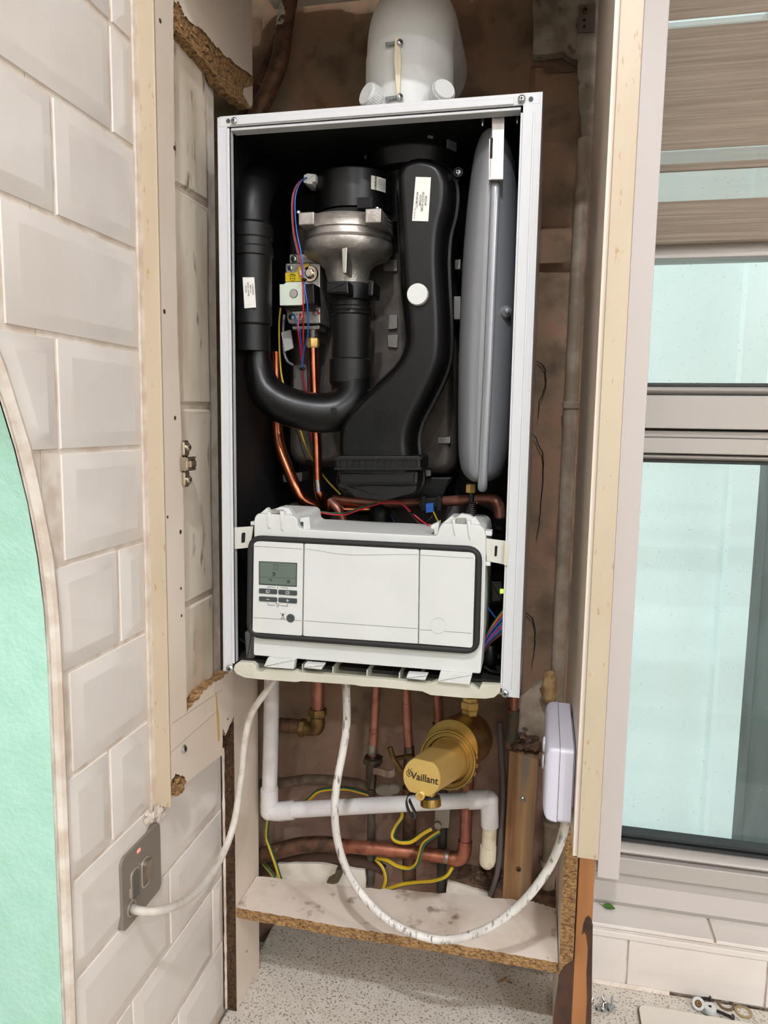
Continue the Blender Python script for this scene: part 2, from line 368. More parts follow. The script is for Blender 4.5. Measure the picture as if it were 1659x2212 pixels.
def screw_bm(mb, p, nrm, r, m=0, md=1):
    """pan head with a dark cross recess"""
    nrm = Vector(nrm).normalized(); p = Vector(p)
    mb.lathe(p, nrm, [(0, r), (r * .35, r), (r * .6, r * .75), (r * .7, r * .45)], 16, m)
    a, b, _ = frame(nrm)
    for d, e in ((a, b), (b, a)):
        q = p + nrm * (r * .71)
        c = [q - d * r * .5 - e * r * .12, q + d * r * .5 - e * r * .12, q + d * r * .5 + e * r * .12, q - d * r * .5 + e * r * .12]
        mb.prism(c, nrm * (r * .04), md)
    return mb

# ================================================================== THE SETTING
XT = -0.055            # face of the left tiled wall
XL = -0.037            # face of the left cupboard side
YB = 0.322             # back wall
ZC = -0.62             # worktop
ARC_C, ARC_R, ARC_Z = -0.972, 0.69, 0.10
def arch_y(z, grow=0.0):
    R = ARC_R + grow
    if z <= ARC_Z: return ARC_C + R
    if z >= ARC_Z + R: return None
    return ARC_C + math.sqrt(R * R - (z - ARC_Z) ** 2)
def arch_pts(grow=0.0, n=40, zlow=-1.2):
    R = ARC_R + grow
    return [(ARC_C + R, zlow)] + [(ARC_C + R * math.cos(math.pi * k / n), ARC_Z + R * math.sin(math.pi * k / n)) for k in range(n + 1)] + [(ARC_C - R, zlow)]

# wall with the arch: backing slab, built as columns of quads around the opening
mb = MB()
arc = arch_pts(0.0)
top = [(y, 1.72) for y, z in arc]
for i in range(len(arc) - 1):
    q = [arc[i], arc[i + 1], top[i + 1], top[i]]
    for x in (XT - .0045, -0.30): mb.face([mb.bm.verts.new((x, y, z)) for y, z in q])
for y0, y1 in ((ARC_C + ARC_R + .001, 0.1178), (-3.2, ARC_C - ARC_R - .001)):
    mb.hexa((-0.30, y0, -1.5), (XT - .0045, y1, 1.72))
wall_left = struct('wall_left', mb, GROUT)
mb = MB()
for i in range(len(arc) - 1):
    a, b = arc[i], arc[i + 1]
    mb.face([mb.bm.verts.new(p) for p in ((XT - .006, a[0], a[1]), (XT - .006, b[0], b[1]), (-0.305, b[0], b[1]), (-0.305, a[0], a[1]))])
struct('arch_reveal', mb, MINT, wall_left)
mb = MB()
bead = [(y, z) for y, z in arch_pts(0.007, 60)]
mb.tube([(XT - .0015, y + noise.noise((z * 30, y * 30, 0)) * .0012, z) for y, z in bead], [.0066 + .001 * noise.noise((z * 50, 3, y * 40)) for y, z in bead], 8)
struct('caulk_bead', mb, GROUT, wall_left)

def tile(mb, poly, x=XT, hgt=.0050, inset=.016, m=0):
    n = len(poly)
    r0 = [Vector((x - .0045, y, z)) for y, z in poly]; r1 = [Vector((x - .0045 + .0016, y, z)) for y, z in offset_poly(poly, .0006)]
    r2 = [Vector((x - .0045 + hgt, p.x, p.y)) for p in offset_poly(poly, inset)]
    r3 = [Vector((x - .0045 + hgt + .0003, p.x, p.y)) for p in offset_poly(poly, inset + .002)]
    mb.loops([r0, r1, r2, r3], m)
ROWS = [1.11, .9955, .881, .7665, .652, .5375, .423, .3085, .194, .0795, -.035, -.152, -.267, -.381, -.495, -.61]
JOINT = {3: -.144, 4: -.246, 5: -.325, 6: -.254, 7: None, 8: -.156, 9: None, 10: -.186, 11: -.10, 12: -.056, 13: -.154, 14: -.04}
mb = MB(); G = .0028
for i in range(len(ROWS) - 1):
    z1, z0 = ROWS[i] - G, ROWS[i + 1] + G
    zm = (z0 + z1) / 2
    yend = -.098 if z0 > -.16 else .1125
    j0 = JOINT.get(i); 
    if j0 is None: j0 = -.14 + (.114 if i % 2 else 0) - .228
    js = sorted([j0 + k * .228 for k in range(-9, 6) if j0 + k * .228 < yend - .02] + [yend])
    for a, b in zip(js[:-1], js[1:]):
        y0, y1 = a + G, b - G
        ys = [arch_y(z, .015) for z in (z0, zm, z1)]
        ys = [y for y in ys if y is not None]
        if z0 > -.16 and i == 11: pass
        if y1 < -2.1: continue
        if not ys or y0 > max(ys): poly = [(y0, z0), (y1, z0), (y1, z1), (y0, z1)]
        elif y1 < max(ys) + .03: continue
        else:
            edge = []
            for k in range(6):
                z = z1 + (z0 - z1) * k / 5; ya = arch_y(z, .015); edge.append((max(y0, ya) if ya is not None else y0, z))
            poly = [edge[-1], (y1, z0), (y1, z1)] + edge[:-1]
        if i == 11 and y0 < -.1 < y1 + .2:
            pass
        tile(mb, poly)
# the spur plate covers the middle of its tile row; cut pieces round it are flat
struct('tile_face', mb, TILE, wall_left)
# wide grout line beside the cupboard strip
mb = MB(); mb.prism([(XT - .0045, -.0975, -.17), (XT - .0045, -.08, -.17), (XT - .0045, -.08, 1.7), (XT - .0045, -.0975, 1.7)], (.003, 0, 0)); mb.jit(.0006, 40)
struct('grout_strip', mb, GROUT, wall_left)
# old grimy tiles seen through the cut-out of the cupboard side
mb = MB(); s = [1.0, .64, .36, .087, -.14]
for a, b in zip(s[:-1], s[1:]):
    poly = [(-.078, b + .003), (.088, b + .003), (.086, (a + b) / 2), (.0875, a - .003), (-.078, a - .003)]
    tile(mb, poly, hgt=.0045, inset=.004)
struct('old_tile_strip', mb, OLDTILE, wall_left)

mb = MB(); mb.tube([(XT + .0005, .1125 + noise.noise((0, 0, k * 1.7)) * .0012, ZC + .004 + k * .0115) for k in range(40)], [.0022 + noise.noise((3, k * 1.3, 0)) * .0012 for k in range(40)], 7); struct('edge_caulk', mb, GROUT, wall_left)
# back wall of broken brown plaster, a displaced sheet
mb = MB(); NX, NZ = 92, 190; x0, x1, z0, z1 = -.42, .514, -.66, 1.25; grid = []
for j in range(NZ + 1):
    row = []
    for i in range(NX + 1):
        x = x0 + (x1 - x0) * i / NX; z = z0 + (z1 - z0) * j / NZ
        d = noise.fractal((x * 14, z * 14, 1.3), 1.0, 2.0, 4) * .006
        c = noise.cell((x * 13 + .3 * noise.noise((x * 20, z * 20, 5)), z * 17 + .4 * noise.noise((x * 20, z * 20, 9)), 0))
        if z > .42: d += (c - .5) * .011
        else: d *= .55
        row.append(mb.bm.verts.new((x, YB + .004 - d, z)))
    grid.append(row)
for j in range(NZ):
    for i in range(NX): mb.face([grid[j][i], grid[j][i + 1], grid[j + 1][i + 1], grid[j + 1][i]])
wall_back = struct('wall_back', mb, BROWN, sharp=50)
def wall_patch(pts, y, th, m, name, jit=.0012):
    q = []
    for (a, b) in zip(pts, pts[1:] + pts[:1]):
        for k in range(5):
            t = k / 5; q.append((a[0] + (b[0] - a[0]) * t + random.uniform(-2, 2), a[1] + (b[1] - a[1]) * t + random.uniform(-2, 2)))
    pt = [Yp(u, v, y) for u, v in q]
    b = MB(); b.prism(pt, (0, th, 0)); return struct(name, b, m, wall_back)
wall_patch([(1150, -60), (1300, -60), (1300, 330), (1262, 330), (1250, 215), (1246, 130), (1215, 112), (1152, 118)], YB - .014, .02, PLASTERG, 'plaster_patch')
wall_patch([(1118, 1510), (1190, 1455), (1192, 1600), (1112, 1640)], YB - .010, .02, PAINTPIPE, 'plaster_patch')
wall_patch([(600, 1866), (700, 1868), (788, 1882), (792, 1965), (590, 1965)], .262, .006, mat('dirty_white_board', (226, 217, 204), .7, col2=(196, 178, 154), scale=24, lo=.5, hi=.8), 'plaster_patch')
wall_patch([(966, 1902), (1062, 1934), (1064, 1980), (962, 1980)], .262, .006, mat('dirty_white_board', (206, 196, 182)), 'plaster_patch')
# cracks in the plaster, grooves filled with shade
def crack(pts, name='plaster_crack'):
    b = MB(); p = catmull([Yp(u + random.uniform(-3, 3), v, YB - .007) for u, v in pts], 5)
    p = [q + noise.noise_vector(q * 90) * .003 for q in p]
    for q in p: q.y = YB - .0065
    b.tube(p, [.0006, .0011, .0009, .0004], 5); return struct(name, b, DARK, wall_back)
crack([(1150, 778), (1172, 790), (1180, 820), (1165, 860), (1160, 905)]); crack([(1150, 930), (1172, 970), (1176, 1010), (1168, 1060), (1164, 1120), (1160, 1165)])
crack([(1130, 1315), (1148, 1340), (1155, 1390), (1150, 1440)])

# unseen cupboard top and front rail, added to shade the flue and upper wall
mb = MB(); mb.hexa((-.036, -.08, 1.002), (.468, .300, 1.018)); mb.hexa((-.0365, -.083, .895), (.4690, -.066, 1.018)); struct('unseen_cupboard_top', mb, MELA)
# plain room shell around the place the photo shows
mb = MB(); mb.hexa((-1.6, YB + .03, -1.5), (XT - .25, YB + .13, 1.72)); mb.hexa((.30, YB + .09, 1.06), (2.6, YB + .19, 1.72)); mb.hexa((1.5, YB + .09, -1.5), (2.6, YB + .19, 1.72)); mb.hexa((.30, YB + .09, -1.5), (2.6, YB + .19, ZC + .1)); mb.hexa((-.45, YB + .03, 1.2), (.50, YB + .13, 1.72)); mb.hexa((-.45, YB+.03, -1.5), (.50, YB+.13, 1.3))
struct('wall_window', mb, ROOMW)
mb = MB(); mb.hexa((-1.7, -3.3, 1.70), (2.7, .52, 1.8)); struct('ceiling', mb, ROOMW)
mb = MB(); mb.hexa((-1.7, -3.3, -1.6), (2.7, .52, -1.5)); struct('floor', mb, FLOORM)
mb = MB(); mb.hexa((2.55, -3.3, -1.5), (2.65, .5, 1.72)); struct('wall_right', mb, ROOMW)
mb = MB(); mb.hexa((-1.7, -3.3, -1.5), (2.6, -3.2, 1.72)); struct('wall_rear', mb, ROOMW)
mb = MB(); mb.hexa((-1.7, -3.3, -1.5), (-1.6, .5, 1.72)); struct('wall_passage', mb, MINT)

# window wall: tiled upstand and sill under the window
YW = 0.386
XS0, XS1 = .505, 1.5
mb = MB()
mb.hexa((XS0, .322, ZC), (XS1, YB + .1, -.517), 1)
jx = Yp(1355, 2070, .318).x
ex = Yp(1655, 2130, .318).x
def fronttile(a, b):
    mb.hexa((a + .0015, .318, ZC + .004), (b - .0015, .325, -.533))
fronttile(XS0 - .1, jx); fronttile(jx, ex); fronttile(ex, ex + (ex - jx)); fronttile(ex + (ex - jx), XS1)
mb.hexa((XS0, .315, -.531), (XS1, .325, -.520))
tx = Zp(1537, 2008, -.512).x
for a, b in ((XS0, tx), (tx, tx + .3), (tx + .3, XS1)): mb.hexa((a + .002, .322, -.52), (b - .002, .381, -.512))
wall_sill = struct('wall_sill', mb, [TILE, GROUT], bevel=.0012)
mb = MB(); p = [(x / 50 * .16 + XS0, .316 + noise.noise((x * .6, 0, 0)) * .002, ZC + .002) for x in range(51)]
mb.tube(p, [.0045 + noise.noise((x * .9, 3, 0)) * .0015 for x in range(51)], 8); struct('caulk_bead', mb, GROUT, wall_sill)
mb = MB(); p = [(.63 + x / 40 * .7, .3172 + noise.noise((x * .7, 8, 0)) * .0008, ZC + .0008) for x in range(41)]
mb.tube(p, [.0017 + .0012 * noise.noise((x * .8, 5, 2)) for x in range(41)], 6); struct('mould_line', mb, mat('black_mould', (52, 40, 34), .9, col2=(120, 100, 84), scale=90), wall_sill)

# window frame, panes, white edge trim
def zat(v): return Yp(1340 if v > 1300 else 1410, v, YW).z
mb = MB()
for v0, v1, y0 in ((1885, 1955, YW - .004), (1845, 1880, YW - .012), (945, 978, YW - .012), (855, 925, YW - .016), (480, 560, YW - .0)):
    mb.hexa((.52, y0, zat(v1)), (1.5, YW + .05, zat(v0)))
mb.hexa((.52, YW - .002, zat(1884)), (1.5, YW + .05, zat(1879)), 1)
mb.hexa((.52, YW - .002, zat(944)), (1.5, YW + .05, zat(926)), 0); mb.hexa((.52, YW - .006, zat(930)), (1.5, YW + .05, zat(926)), 1)
mb.hexa((.50, YW + .001, zat(1884)), (.566, YW + .05, 1.06)); mb.hexa((1.42, YW - .004, zat(1955)), (1.5, YW + .05, 1.06)); mb.hexa((.5, YW - .004, 1.0), (1.5, YW + .05, 1.07))
window_1 = struct('window_1', mb, [UPVC_DIM, DARK], bevel=.002)
mb = MB()
for v0, v1 in ((1822, 1846), (833, 853), (979, 993)):
    za, zb = zat(v1), zat(v0); zc = (za + zb) / 2; h = (zb - za) / 2
    mb.loops([[Vector((x, YW + .02 - .028 * math.cos(t), zc + h * math.sin(t))) for t in [k / 8 * math.pi - math.pi / 2 for k in range(9)]] for x in (.52, 1.5)])
struct('glazing_bead', mb, UPVC_DIM, window_1)
mb = MB()
for v in (830, 996, 1804, 1815): mb.hexa((.55, YW + .004, zat(v) - .0025), (1.5, YW + .03, zat(v) + .0025))
struct('glazing_seal', mb, mat('dark_seal', (38, 42, 42), .5), window_1)
mb = MB(); mb.hexa((.55, YW + .024, zat(832)), (1.46, YW + .028, 1.01)); struct('upper_pane', mb, GLASS, window_1)
mb = MB(); mb.hexa((.55, YW + .024, zat(1818)), (1.46, YW + .028, zat(994))); struct('lower_pane', mb, GLASS, window_1)
mb = MB(); pts = [Vector((x, y, z)) for x, y, z in ((.5, YW - .004, zat(1905)), (.5, .378, -.505), (.5, YW + .03, -.515), (.5, YW + .03, zat(1905)))]
mb.prism(pts, (1.0, 0, 0)); struct('window_cill', mb, CILL_LIT, window_1)
a, b = Yp(1290, 1895, .3), Yp(1337, 1895, .3)
mb = MB(); mb.hexa((a.x, .30, a.z), (b.x, .303, 1.02)); mb.hexa((a.x, .303, a.z + .003), (a.x + .003, .383, 1.02)); struct('trim_1', mb, UPVCS, bevel=.0008)

# outside the window
mb = MB(); mb.hexa((.2, 1.62, -2.0), (1.02, 1.75, 1.55)); mb.hexa((1.0, 1.56, -2.0), (1.075, 1.75, 1.55), 0)
ow = tag(link('rendered_wall', mb, RENDERW), 'white rendered house wall with a corner pilaster outside the window', 'wall')
mb = MB()
for k in range(14): mb.hexa((1.08 + k * .15, 2.0 + .006 * (k % 2), -2.0), (1.08 + k * .15 + .148, 2.03 + .006 * (k % 2), .36))
tag(link('garden_fence', mb, FENCE), 'dark grey fence seen through the spotted lower window pane', 'fence')
mb = MB(); mb.hexa((-.5, .55, -2.1), (4, 6, -2.0)); struct('ground', mb, mat('paving', (170, 168, 164), .9))

# ------------------------------------------------------------------ roller blind
rb = thing('roller_blind', 'taupe striped day and night roller blind pulled down over the upper window', 'blind', (.9, .36, .62))
yb = .364
def zb(v): return Yp(1500, v, yb).z
zt = 1.06
bands = [(-40, 22, 0), (22, 40, 0), (40, 58, 3), (58, 160, 2), (160, 322, 0), (322, 352, 3), (352, 367, 2), (367, 433, 1), (433, 522, 0)]
mo, ms, mc = MB(), MB(), MB()
for v0, v1, k in bands:
    t = mo if k in (0, 2) else ms
    za, zz = zb(v1), (zb(v0) if v0 > -40 else zt)
    t.hexa((.572, yb - (.0 if k != 2 else -.001), za), (1.42, yb + .0006, zz), 0)
    if k == 2: mo.hexa((.572, yb + .006, za), (1.42, yb + .0066, zz), 0)
    if k == 3: ms.hexa((.572, yb + .006, za), (1.42, yb + .0066, zz), 0)
link('opaque_bands', mo, BLIND, rb); part_label(link('sheer_bands', ms, SHEER, rb), 'see-through woven bands')
mb = MB(); mb.tube([(.572, yb + .004, zb(521)), (1.42, yb + .004, zb(521))], .0035, 10); link('bottom_rail', mb, BLIND, rb)
mb = MB(); mb.tube([(.572, yb + .006, 1.055), (1.42, yb + .006, 1.055)], .018, 16); link('roller_tube', mb, UPVC_DIM, rb)

# ------------------------------------------------------------------ worktop
mb = MB(); mb.hexa((XT - .0, -.34, ZC - .04), (1.6, .330, ZC))
wt = tag(link('worktop', mb, COUNTER, bevel=.004), 'pale speckled worktop under the boiler recess and the window', 'worktop')
mb = MB(); mb.hexa((XT + .01, -.30, -1.5), (1.6, .318, ZC - .041)); struct('base_unit_carcass', mb, MELA)

# ------------------------------------------------------------------ left cupboard side, cut away round the boiler
def jagged(pts, amt, n=14):
    out = []
    for a, b in zip(pts[:-1], pts[1:]):
        for k in range(n):
            t = k / n; out.append((a[0] + (b[0] - a[0]) * t + random.uniform(-amt, amt), a[1] + (b[1] - a[1]) * t + random.uniform(-amt, amt)))
    out.append(pts[-1]); return out
def panel(mb, poly, xa, xb):
    """board outline in (y, z); melamine on the two faces, chipboard all round the edge"""
    mb.prism([(xa, y, z) for y, z in poly], (xb - xa, 0, 0), 0, 1)
def yz_(u, v, x=XL): q = Xp(u, v, x); return (q.y, q.z)
ls = thing('cupboard_side', 'cream cupboard side on the tiled wall with a ragged cut-out round the boiler', 'panel', (-.046, .06, ZC))
p = [(-.083, 1.02)] + [(-.083, -.125)] + jagged([(-.083, -.125), (-.070, -.118), (-.05, -.133), (-.042, -.143)], .002, 5) + jagged([(-.042, -.145), (.072, -.158), (.074, -.118), (.084, -.132), (.115, -.115)], .0012, 6) + [(.115, ZC + .001), (.213, ZC + .001), (.213, -.052)] + jagged([(.212, -.05), (.1, -.038), (.02, -.036), (-.034, -.046)], .003, 10) + [(-.037, -.05)] + jagged([(-.037, -.03), (-.037, .3), (-.043, .42), (-.044, .6), (-.040, .80), (-.038, .845)], .0007, 16) + jagged([yz_(u, v) for u, v in ((378, 2), (392, 11), (398, 36), (432, 60), (461, 94), (490, 123), (543, 163))], .0022, 8) + [(.207, yz_(545, 163)[1]), (.207, 1.02)]
mb = MB(); panel(mb, p, XT + .0002, XL); link('board', mb, [MELA, CHIP], ls)
core = [yz_(u, v, XL - .003) for u, v in ((376, 2), (392, 8), (400, 30), (434, 54), (464, 88), (492, 116), (546, 156))] + jagged([yz_(u, v, XL - .003) for u, v in ((546, 232), (536, 236), (487, 200), (450, 141), (403, 87), (377, 63))], .0022, 7)
mb = MB(); mb.prism([(XT + .0004, y, z) for y, z in core], (XL - .003 - XT - .0004, 0, 0)); link('torn_core', mb, CHIP, ls)
mb = MB(); mb.prism([(XL - .0029, *yz_(u, v, XL - .002)) for u, v in ((528, 190), (545, 186), (545, 226), (541, 231), (526, 204))], (.0014, 0, 0)); link('skin_scrap', mb, MELA, ls)
# splintered crumbs along the upper break
mb = MB()
for k in range(46):
    t = random.random(); t2 = random.random(); w0 = Vector((380 + 160 * t, 30 + 130 * t)); y, z = yz_(w0.x, w0.y + 55 * t2 * (.4 + .6 * t))
    q = Vector((random.uniform(XL - .006, XL - .001), y, z)); s = random.uniform(.0015, .005)
    mb.hexa(q - Vector((s * .5, s, s * .5)), q + Vector((s * .5, s, s * .6)))
mb.jit(.003, 120); link('splintered_edge', mb, CHIP, ls)
mb = MB()
for k in range(26):
    q = Vector((random.uniform(XT + .004, XL + .001), random.uniform(-.08, -.045), -.132 + random.uniform(-.012, .003))); s = random.uniform(.002, .005)
    mb.hexa(q - Vector((s, s, s)), q + Vector((s, s, s)))
mb.jit(.003, 140); link('splintered_edge', mb, CHIP, ls)
# damp lower edge facing the room
mb = MB(); mb.hexa((XT - .0044, .1135, ZC + .001), (XL - .0004, .116, -.125)); link('damp_edge', mb, CHIPDARK, ls); 
mb = MB(); q = Xp(396, 1618, XL)
screw_bm(mb, q, (1, 0, 0), .0055, 0, 1); part_label(link('screw', mb, [ZINC, DARK], ls), 'countersunk screw near the bottom front corner')
for u, v, r in ((346, 45, .0028), (355, 673, .003), (378, 903, .0028), (362, 1117, .002), (390, 1149, .003), (391, 1271, .002), (392, 1330, .002), (377, 320, .003), (492, 1553, .002), (533, 2055, .002)):
    mb = MB(); q = Xp(u, v, XL); mb.lathe(q - Vector((.001, 0, 0)), (1, 0, 0), [(0, r), (.0012, r)], 10); link('screw_hole', mb, mat('brown_hole', (60, 42, 28), .9), ls)
mb = MB(); mb.hexa((XT + .0002, .2135, -.55), (XL - .001, .2145, -.06)); link('rear_edge_band', mb, CHIPDARK, ls)
mb = MB(); mb.prism([Xp(u, v, XL) for u, v in ((465, 1495), (467, 1495), (473, 1550), (475, 1598), (470, 1604), (468, 1560))], (.0003, 0, 0)); part_label(link('drip_stain', mb, mat('yellow_drip', (206, 172, 110), .3), ls), 'yellow drip stain')
for q in (((372, 1563), (480, 1490)), ((366, 1628), (470, 1535))):
    mb = MB(); a, b = Xp(*q[0], XL), Xp(*q[1], XL); mb.tube([a, b], .00035, 5); link('scribed_line', mb, mat('pencil_line', (150, 130, 112), .7), ls)
# edge strips facing the room
mb = MB(); mb.hexa((-.060, -.0872, -.158), (XL + .0003, -.0835, 1.02))
tag(link('edge_strip', mb, CREAM, bevel=.0008), 'narrow cream strip edging the cupboard side beside the white tiles', 'edging strip')
mb = MB()
for k in range(14):
    q = Xp(random.uniform(316, 352), random.uniform(1745, 1775), XT + .003); s = random.uniform(.002, .006)
    mb.hexa(q - Vector((.0015, s, s * .6)), q + Vector((.0015, s, s * .6)))
mb.jit(.003, 120); tag(link('broken_grout_lump', mb, GROUT), 'lump of broken grout between the steel switch plate and the cream strip end', 'grout lump')

# ------------------------------------------------------------------ right cupboard side
XR = .4695
rs = thing('cupboard_side', 'cream cupboard side on the right of the boiler with bare chipboard lower edge', 'panel', (.479, .1, ZC))
p = [(-.083, 1.02), (-.083, -.151), (.10, -.155), (.105, ZC + .001), (.276, ZC + .001), (.276, 1.02)]
mb = MB(); panel(mb, p, XR, XR + .019); mb.hexa((XR, -.0836, -.1515), (XR + .005, -.0828, 1.02)); link('board', mb, [MELA, CHIP], rs)
mb = MB(); mb.hexa((XR + .0003, .1025, ZC + .001), (XR + .0187, .1065, -.17)); mb.jit(.0012, 150); link('chipboard_edge', mb, CHIP, rs)
mb = MB(); mb.hexa((.4745, -.0875, -.151), (.4975, -.0838, 1.02))
tag(link('edge_strip', mb, CREAM, bevel=.0008), 'cream strip edging the cupboard side beside the white window trim', 'edging strip')
mb = MB(); mb.hexa((.4905, .101, ZC + .001), (.5125, .128, -.14))
bt = tag(link('batten', mb, RUST, bevel=.001), 'brown water-stained wooden batten beside the right chipboard edge', 'batten')
STAIN = mat('dark_water_stain', (74, 44, 28), .5, col2=(48, 28, 20), scale=40, lo=.4, hi=.7)
def stain(parent, pts, y):
    b = MB(); q = [Yp(u, v, y) for u, v in pts]; b.prism(q, (0, .0008, 0)); part_label(link('water_stain', b, STAIN, parent), 'dark water stain')
stain(bt, [(1257, 2020), (1260, 1996), (1265, 1983), (1271, 1978), (1277, 1984), (1280.5, 1998), (1279, 2100), (1277, 2240), (1264, 2240), (1268, 2160), (1267, 2100), (1270, 2050), (1266, 2020), (1262, 2014)], .1006)
stain(rs, [(1208, 2105), (1218, 2088), (1232, 2078), (1243, 2072), (1240, 2212), (1238, 2260), (1190, 2260), (1197, 2180)], .1016)

# ------------------------------------------------------------------ shelf under the boiler
zs = -.437
mb = MB()
fl = Yp(517, 1965, .118); fr = (XR - .0008, .112, zs)
front = jagged([(XL + .0008, .116), (.12, .112), (.3, .114), (XR - .0008, .110)], .0012, 26)
back = jagged([(XR - .0008, .235), (.43, .243), (.3, .232), (.15, .214), (XL + .0008, .200)], .002, 12)
mb.prism([(x, y, zs) for x, y in front + back], (0, 0, -.0175), 0, 1)
shelf = tag(link('shelf', mb, [SHELFM, CHIP]), 'stained narrow shelf with ragged chipboard front edge under the boiler', 'shelf')

# ------------------------------------------------------------------ hinge plate on the left side
hp = thing('hinge_plate', 'nickel hinge mounting plate screwed to the left cupboard side', 'hinge', Xp(394, 1000, XL))
hz0, hz1 = Xp(393, 953, XL), Xp(397, 1050, XL); hy = (hz0.y + hz1.y) / 2 + .003; zc_ = (hz0.z + hz1.z) / 2
def rrect(cx, cy, w, h, r, n=5):
    out = []
    for sx, sy, a0 in ((1, 1, 0), (-1, 1, 90), (-1, -1, 180), (1, -1, 270)):
        for k in range(n + 1):
            a = math.radians(a0 + 90 * k / n); out.append((cx + sx * (w / 2 - r) + r * math.cos(a), cy + sy * (h / 2 - r) + r * math.sin(a)))
    return out
def xslab(mb, yz, x0, x1, ins=0.0, m=0):
    mb.loops([[Vector((x0, a, b)) for a, b in yz], [Vector((x1 - ins, a, b)) for a, b in yz], [Vector((x1, p.x, p.y)) for p in offset_poly(yz, max(ins, 1e-5))]], m)
for s in (1, -1):
    mb = MB(); xslab(mb, rrect(hy, zc_ + s * .0195, .015, .021, .004), XL + .0002, XL + .0045, .0015); link('mounting_wing', mb, CHROME, hp)
    mb = MB(); screw_bm(mb, (XL + .0045, hy + .002, zc_ + s * .021), (1, -.1, 0), .0052); link('screw', mb, [CHROME, DARK], hp)
mb = MB(); xslab(mb, rrect(hy + .001, zc_, .024, .018, .002), XL + .0002, XL + .010, .001); mb.hexa((XL + .010, hy - .006, zc_ - .004), (XL + .0135, hy + .008, zc_ + .004))
for s in (1, -1):
    mb.hexa((XL + .006, hy + .012, zc_ + s * .0075 - .001), (XL + .008, hy + .018, zc_ + s * .0075 + .001)); mb.tube([(XL + .008, hy - .011, zc_ + s * .006), (XL + .012, hy - .011, zc_ + s * .006)], .0016, 8)
mb.hexa((XL + .0101, hy + .001, zc_ - .0055), (XL + .0105, hy + .011, zc_ + .0055), 1)
link('adjuster_block', mb, [CHROME, DARK], hp, bevel=.0006)

# ------------------------------------------------------------------ fused switch plate
sp = thing('fused_switch_plate', 'brushed steel fused switch plate with red neon on the white tiles', 'switch', Xp(300, 1900, XT))
yc, zc = -.134, -.2235; xs = XT - .001
def sy(u, v): q = Xp(u, v, xs + .005); return (q.y, q.z)
mb = MB(); xslab(mb, rrect(yc, zc, .0915, .0945, .009), XT - .003, xs + .005, .0008); link('face_plate', mb, STEELP, sp)
XF = xs + .005
def zsp(u, v): # pixel of the 220..520 x 1750..2050 close-up enlarged 5.53 times
    q = Xp(220 + u / 5.53, 1750 + v / 5.53, XF); return (q.y, q.z)
c = zsp(395, 880); mb = MB(); xslab(mb, rrect(c[0], c[1], .0185, .039, .006), XF - .001, XF + .0012, .0004); xslab(mb, rrect(c[0] - .0095, c[1] - .006, .006, .012, .0015), XF - .001, XF + .001, .0003); sv = link('fuse_carrier', mb, mat('steel_surround', (206, 194, 180), .3, .6), sp)
mb = MB(); xslab(mb, rrect(c[0], c[1], .0155, .036, .005), XF, XF + .0022, .0005); link('carrier_door', mb, mat('dark_steel_door', (112, 106, 98), .4, .4), sv)
c = zsp(520, 740); mb = MB(); xslab(mb, rrect(c[0], c[1], .019, .038, .007), XF - .001, XF + .0012, .0004); sv = link('rocker_surround', mb, mat('steel_surround', (206, 194, 180), .3, .6), sp)
mb = MB(); o = rrect(c[0], c[1], .0165, .035, .006)
mb.loops([[Vector((XF, a, b)) for a, b in o], [Vector((XF + .0035 + (b - c[1]) * .16, a, b)) for a, b in o], [Vector((XF + .004 + (p.y - c[1]) * .16, p.x, p.y)) for p in offset_poly(o, .0015)]]); link('rocker', mb, mat('polished_rocker', (150, 138, 124), .25, .6), sv)
c = zsp(440, 483); mb = MB(); xslab(mb, rrect(c[0], c[1], .0075, .0042, .0015), XF - .001, XF + .0006, .0002); part_label(link('neon', mb, NEON, sp), 'small lit red neon')
c = zsp(355, 1175); mb = MB(); mb.lathe((XF - .001, c[0], c[1]), (1, 0, 0), [(0, .0095), (.002, .0095), (.0022, .0085), (.0004, .008)], 24); link('flex_outlet', mb, mat('steel_surround', (206, 194, 180), .3, .6), sp)
SPUR = Vector((XF, c[0], c[1]))

# ================================================================== THE BOILER
boiler = thing('boiler', 'open wall boiler with white steel casing and its front cover removed', 'boiler', (.2, .15, 0))
BW, BH, BD = .400, .720, .31
def xz(u, v, y): q = Yp(u, v, y); return (q.x, q.z)
def outl(pts, y, n=0):
    """pixel outline on the plane at depth y as (x, z) pairs; n > 0 smooths it as a closed curve"""
    q = [xz(u, v, y) for u, v in pts]
    if n:
        m = len(q); c = []
        for i in range(m):
            a, b, cc, d = (Vector(q[(i + k - 1) % m]) for k in range(4))
            for k in range(n):
                t = k / n
                c.append(tuple(0.5 * ((2 * b) + (cc - a) * t + (2 * a - 5 * b + 4 * cc - d) * t * t + (3 * b - a - 3 * cc + d) * t ** 3)))
        q = c
    return q
def round_outl(pts, y, r=6.0, n=4):
    """pixel outline with every corner rounded by r pixels"""
    out = []; m = len(pts)
    for i in range(m):
        p, c, q = Vector(pts[i - 1]), Vector(pts[i]), Vector(pts[(i + 1) % m])
        r1 = min(r, (p - c).length * .45, (q - c).length * .45)
        a = c + (p - c).normalized() * r1; b = c + (q - c).normalized() * r1
        for k in range(n + 1):
            t = k / n; w = a * (1 - t) ** 2 + c * 2 * t * (1 - t) + b * t * t; out.append((w.x, w.y))
    return [xz(u, v, y) for u, v in out]
def slab(mb, pts, y0, y1, r=0.0, ins=0.0, m=0):
    o = round_outl(pts, y0, r) if r else outl(pts, y0)
    mb.pillow(o, [(0, y1), (0, y0 + ins)] + ([(ins * .3, y0 + ins * .3), (ins, y0)] if ins else []), m)
def P3(pts): return [Yp(u, v, y) for u, v, y in pts]
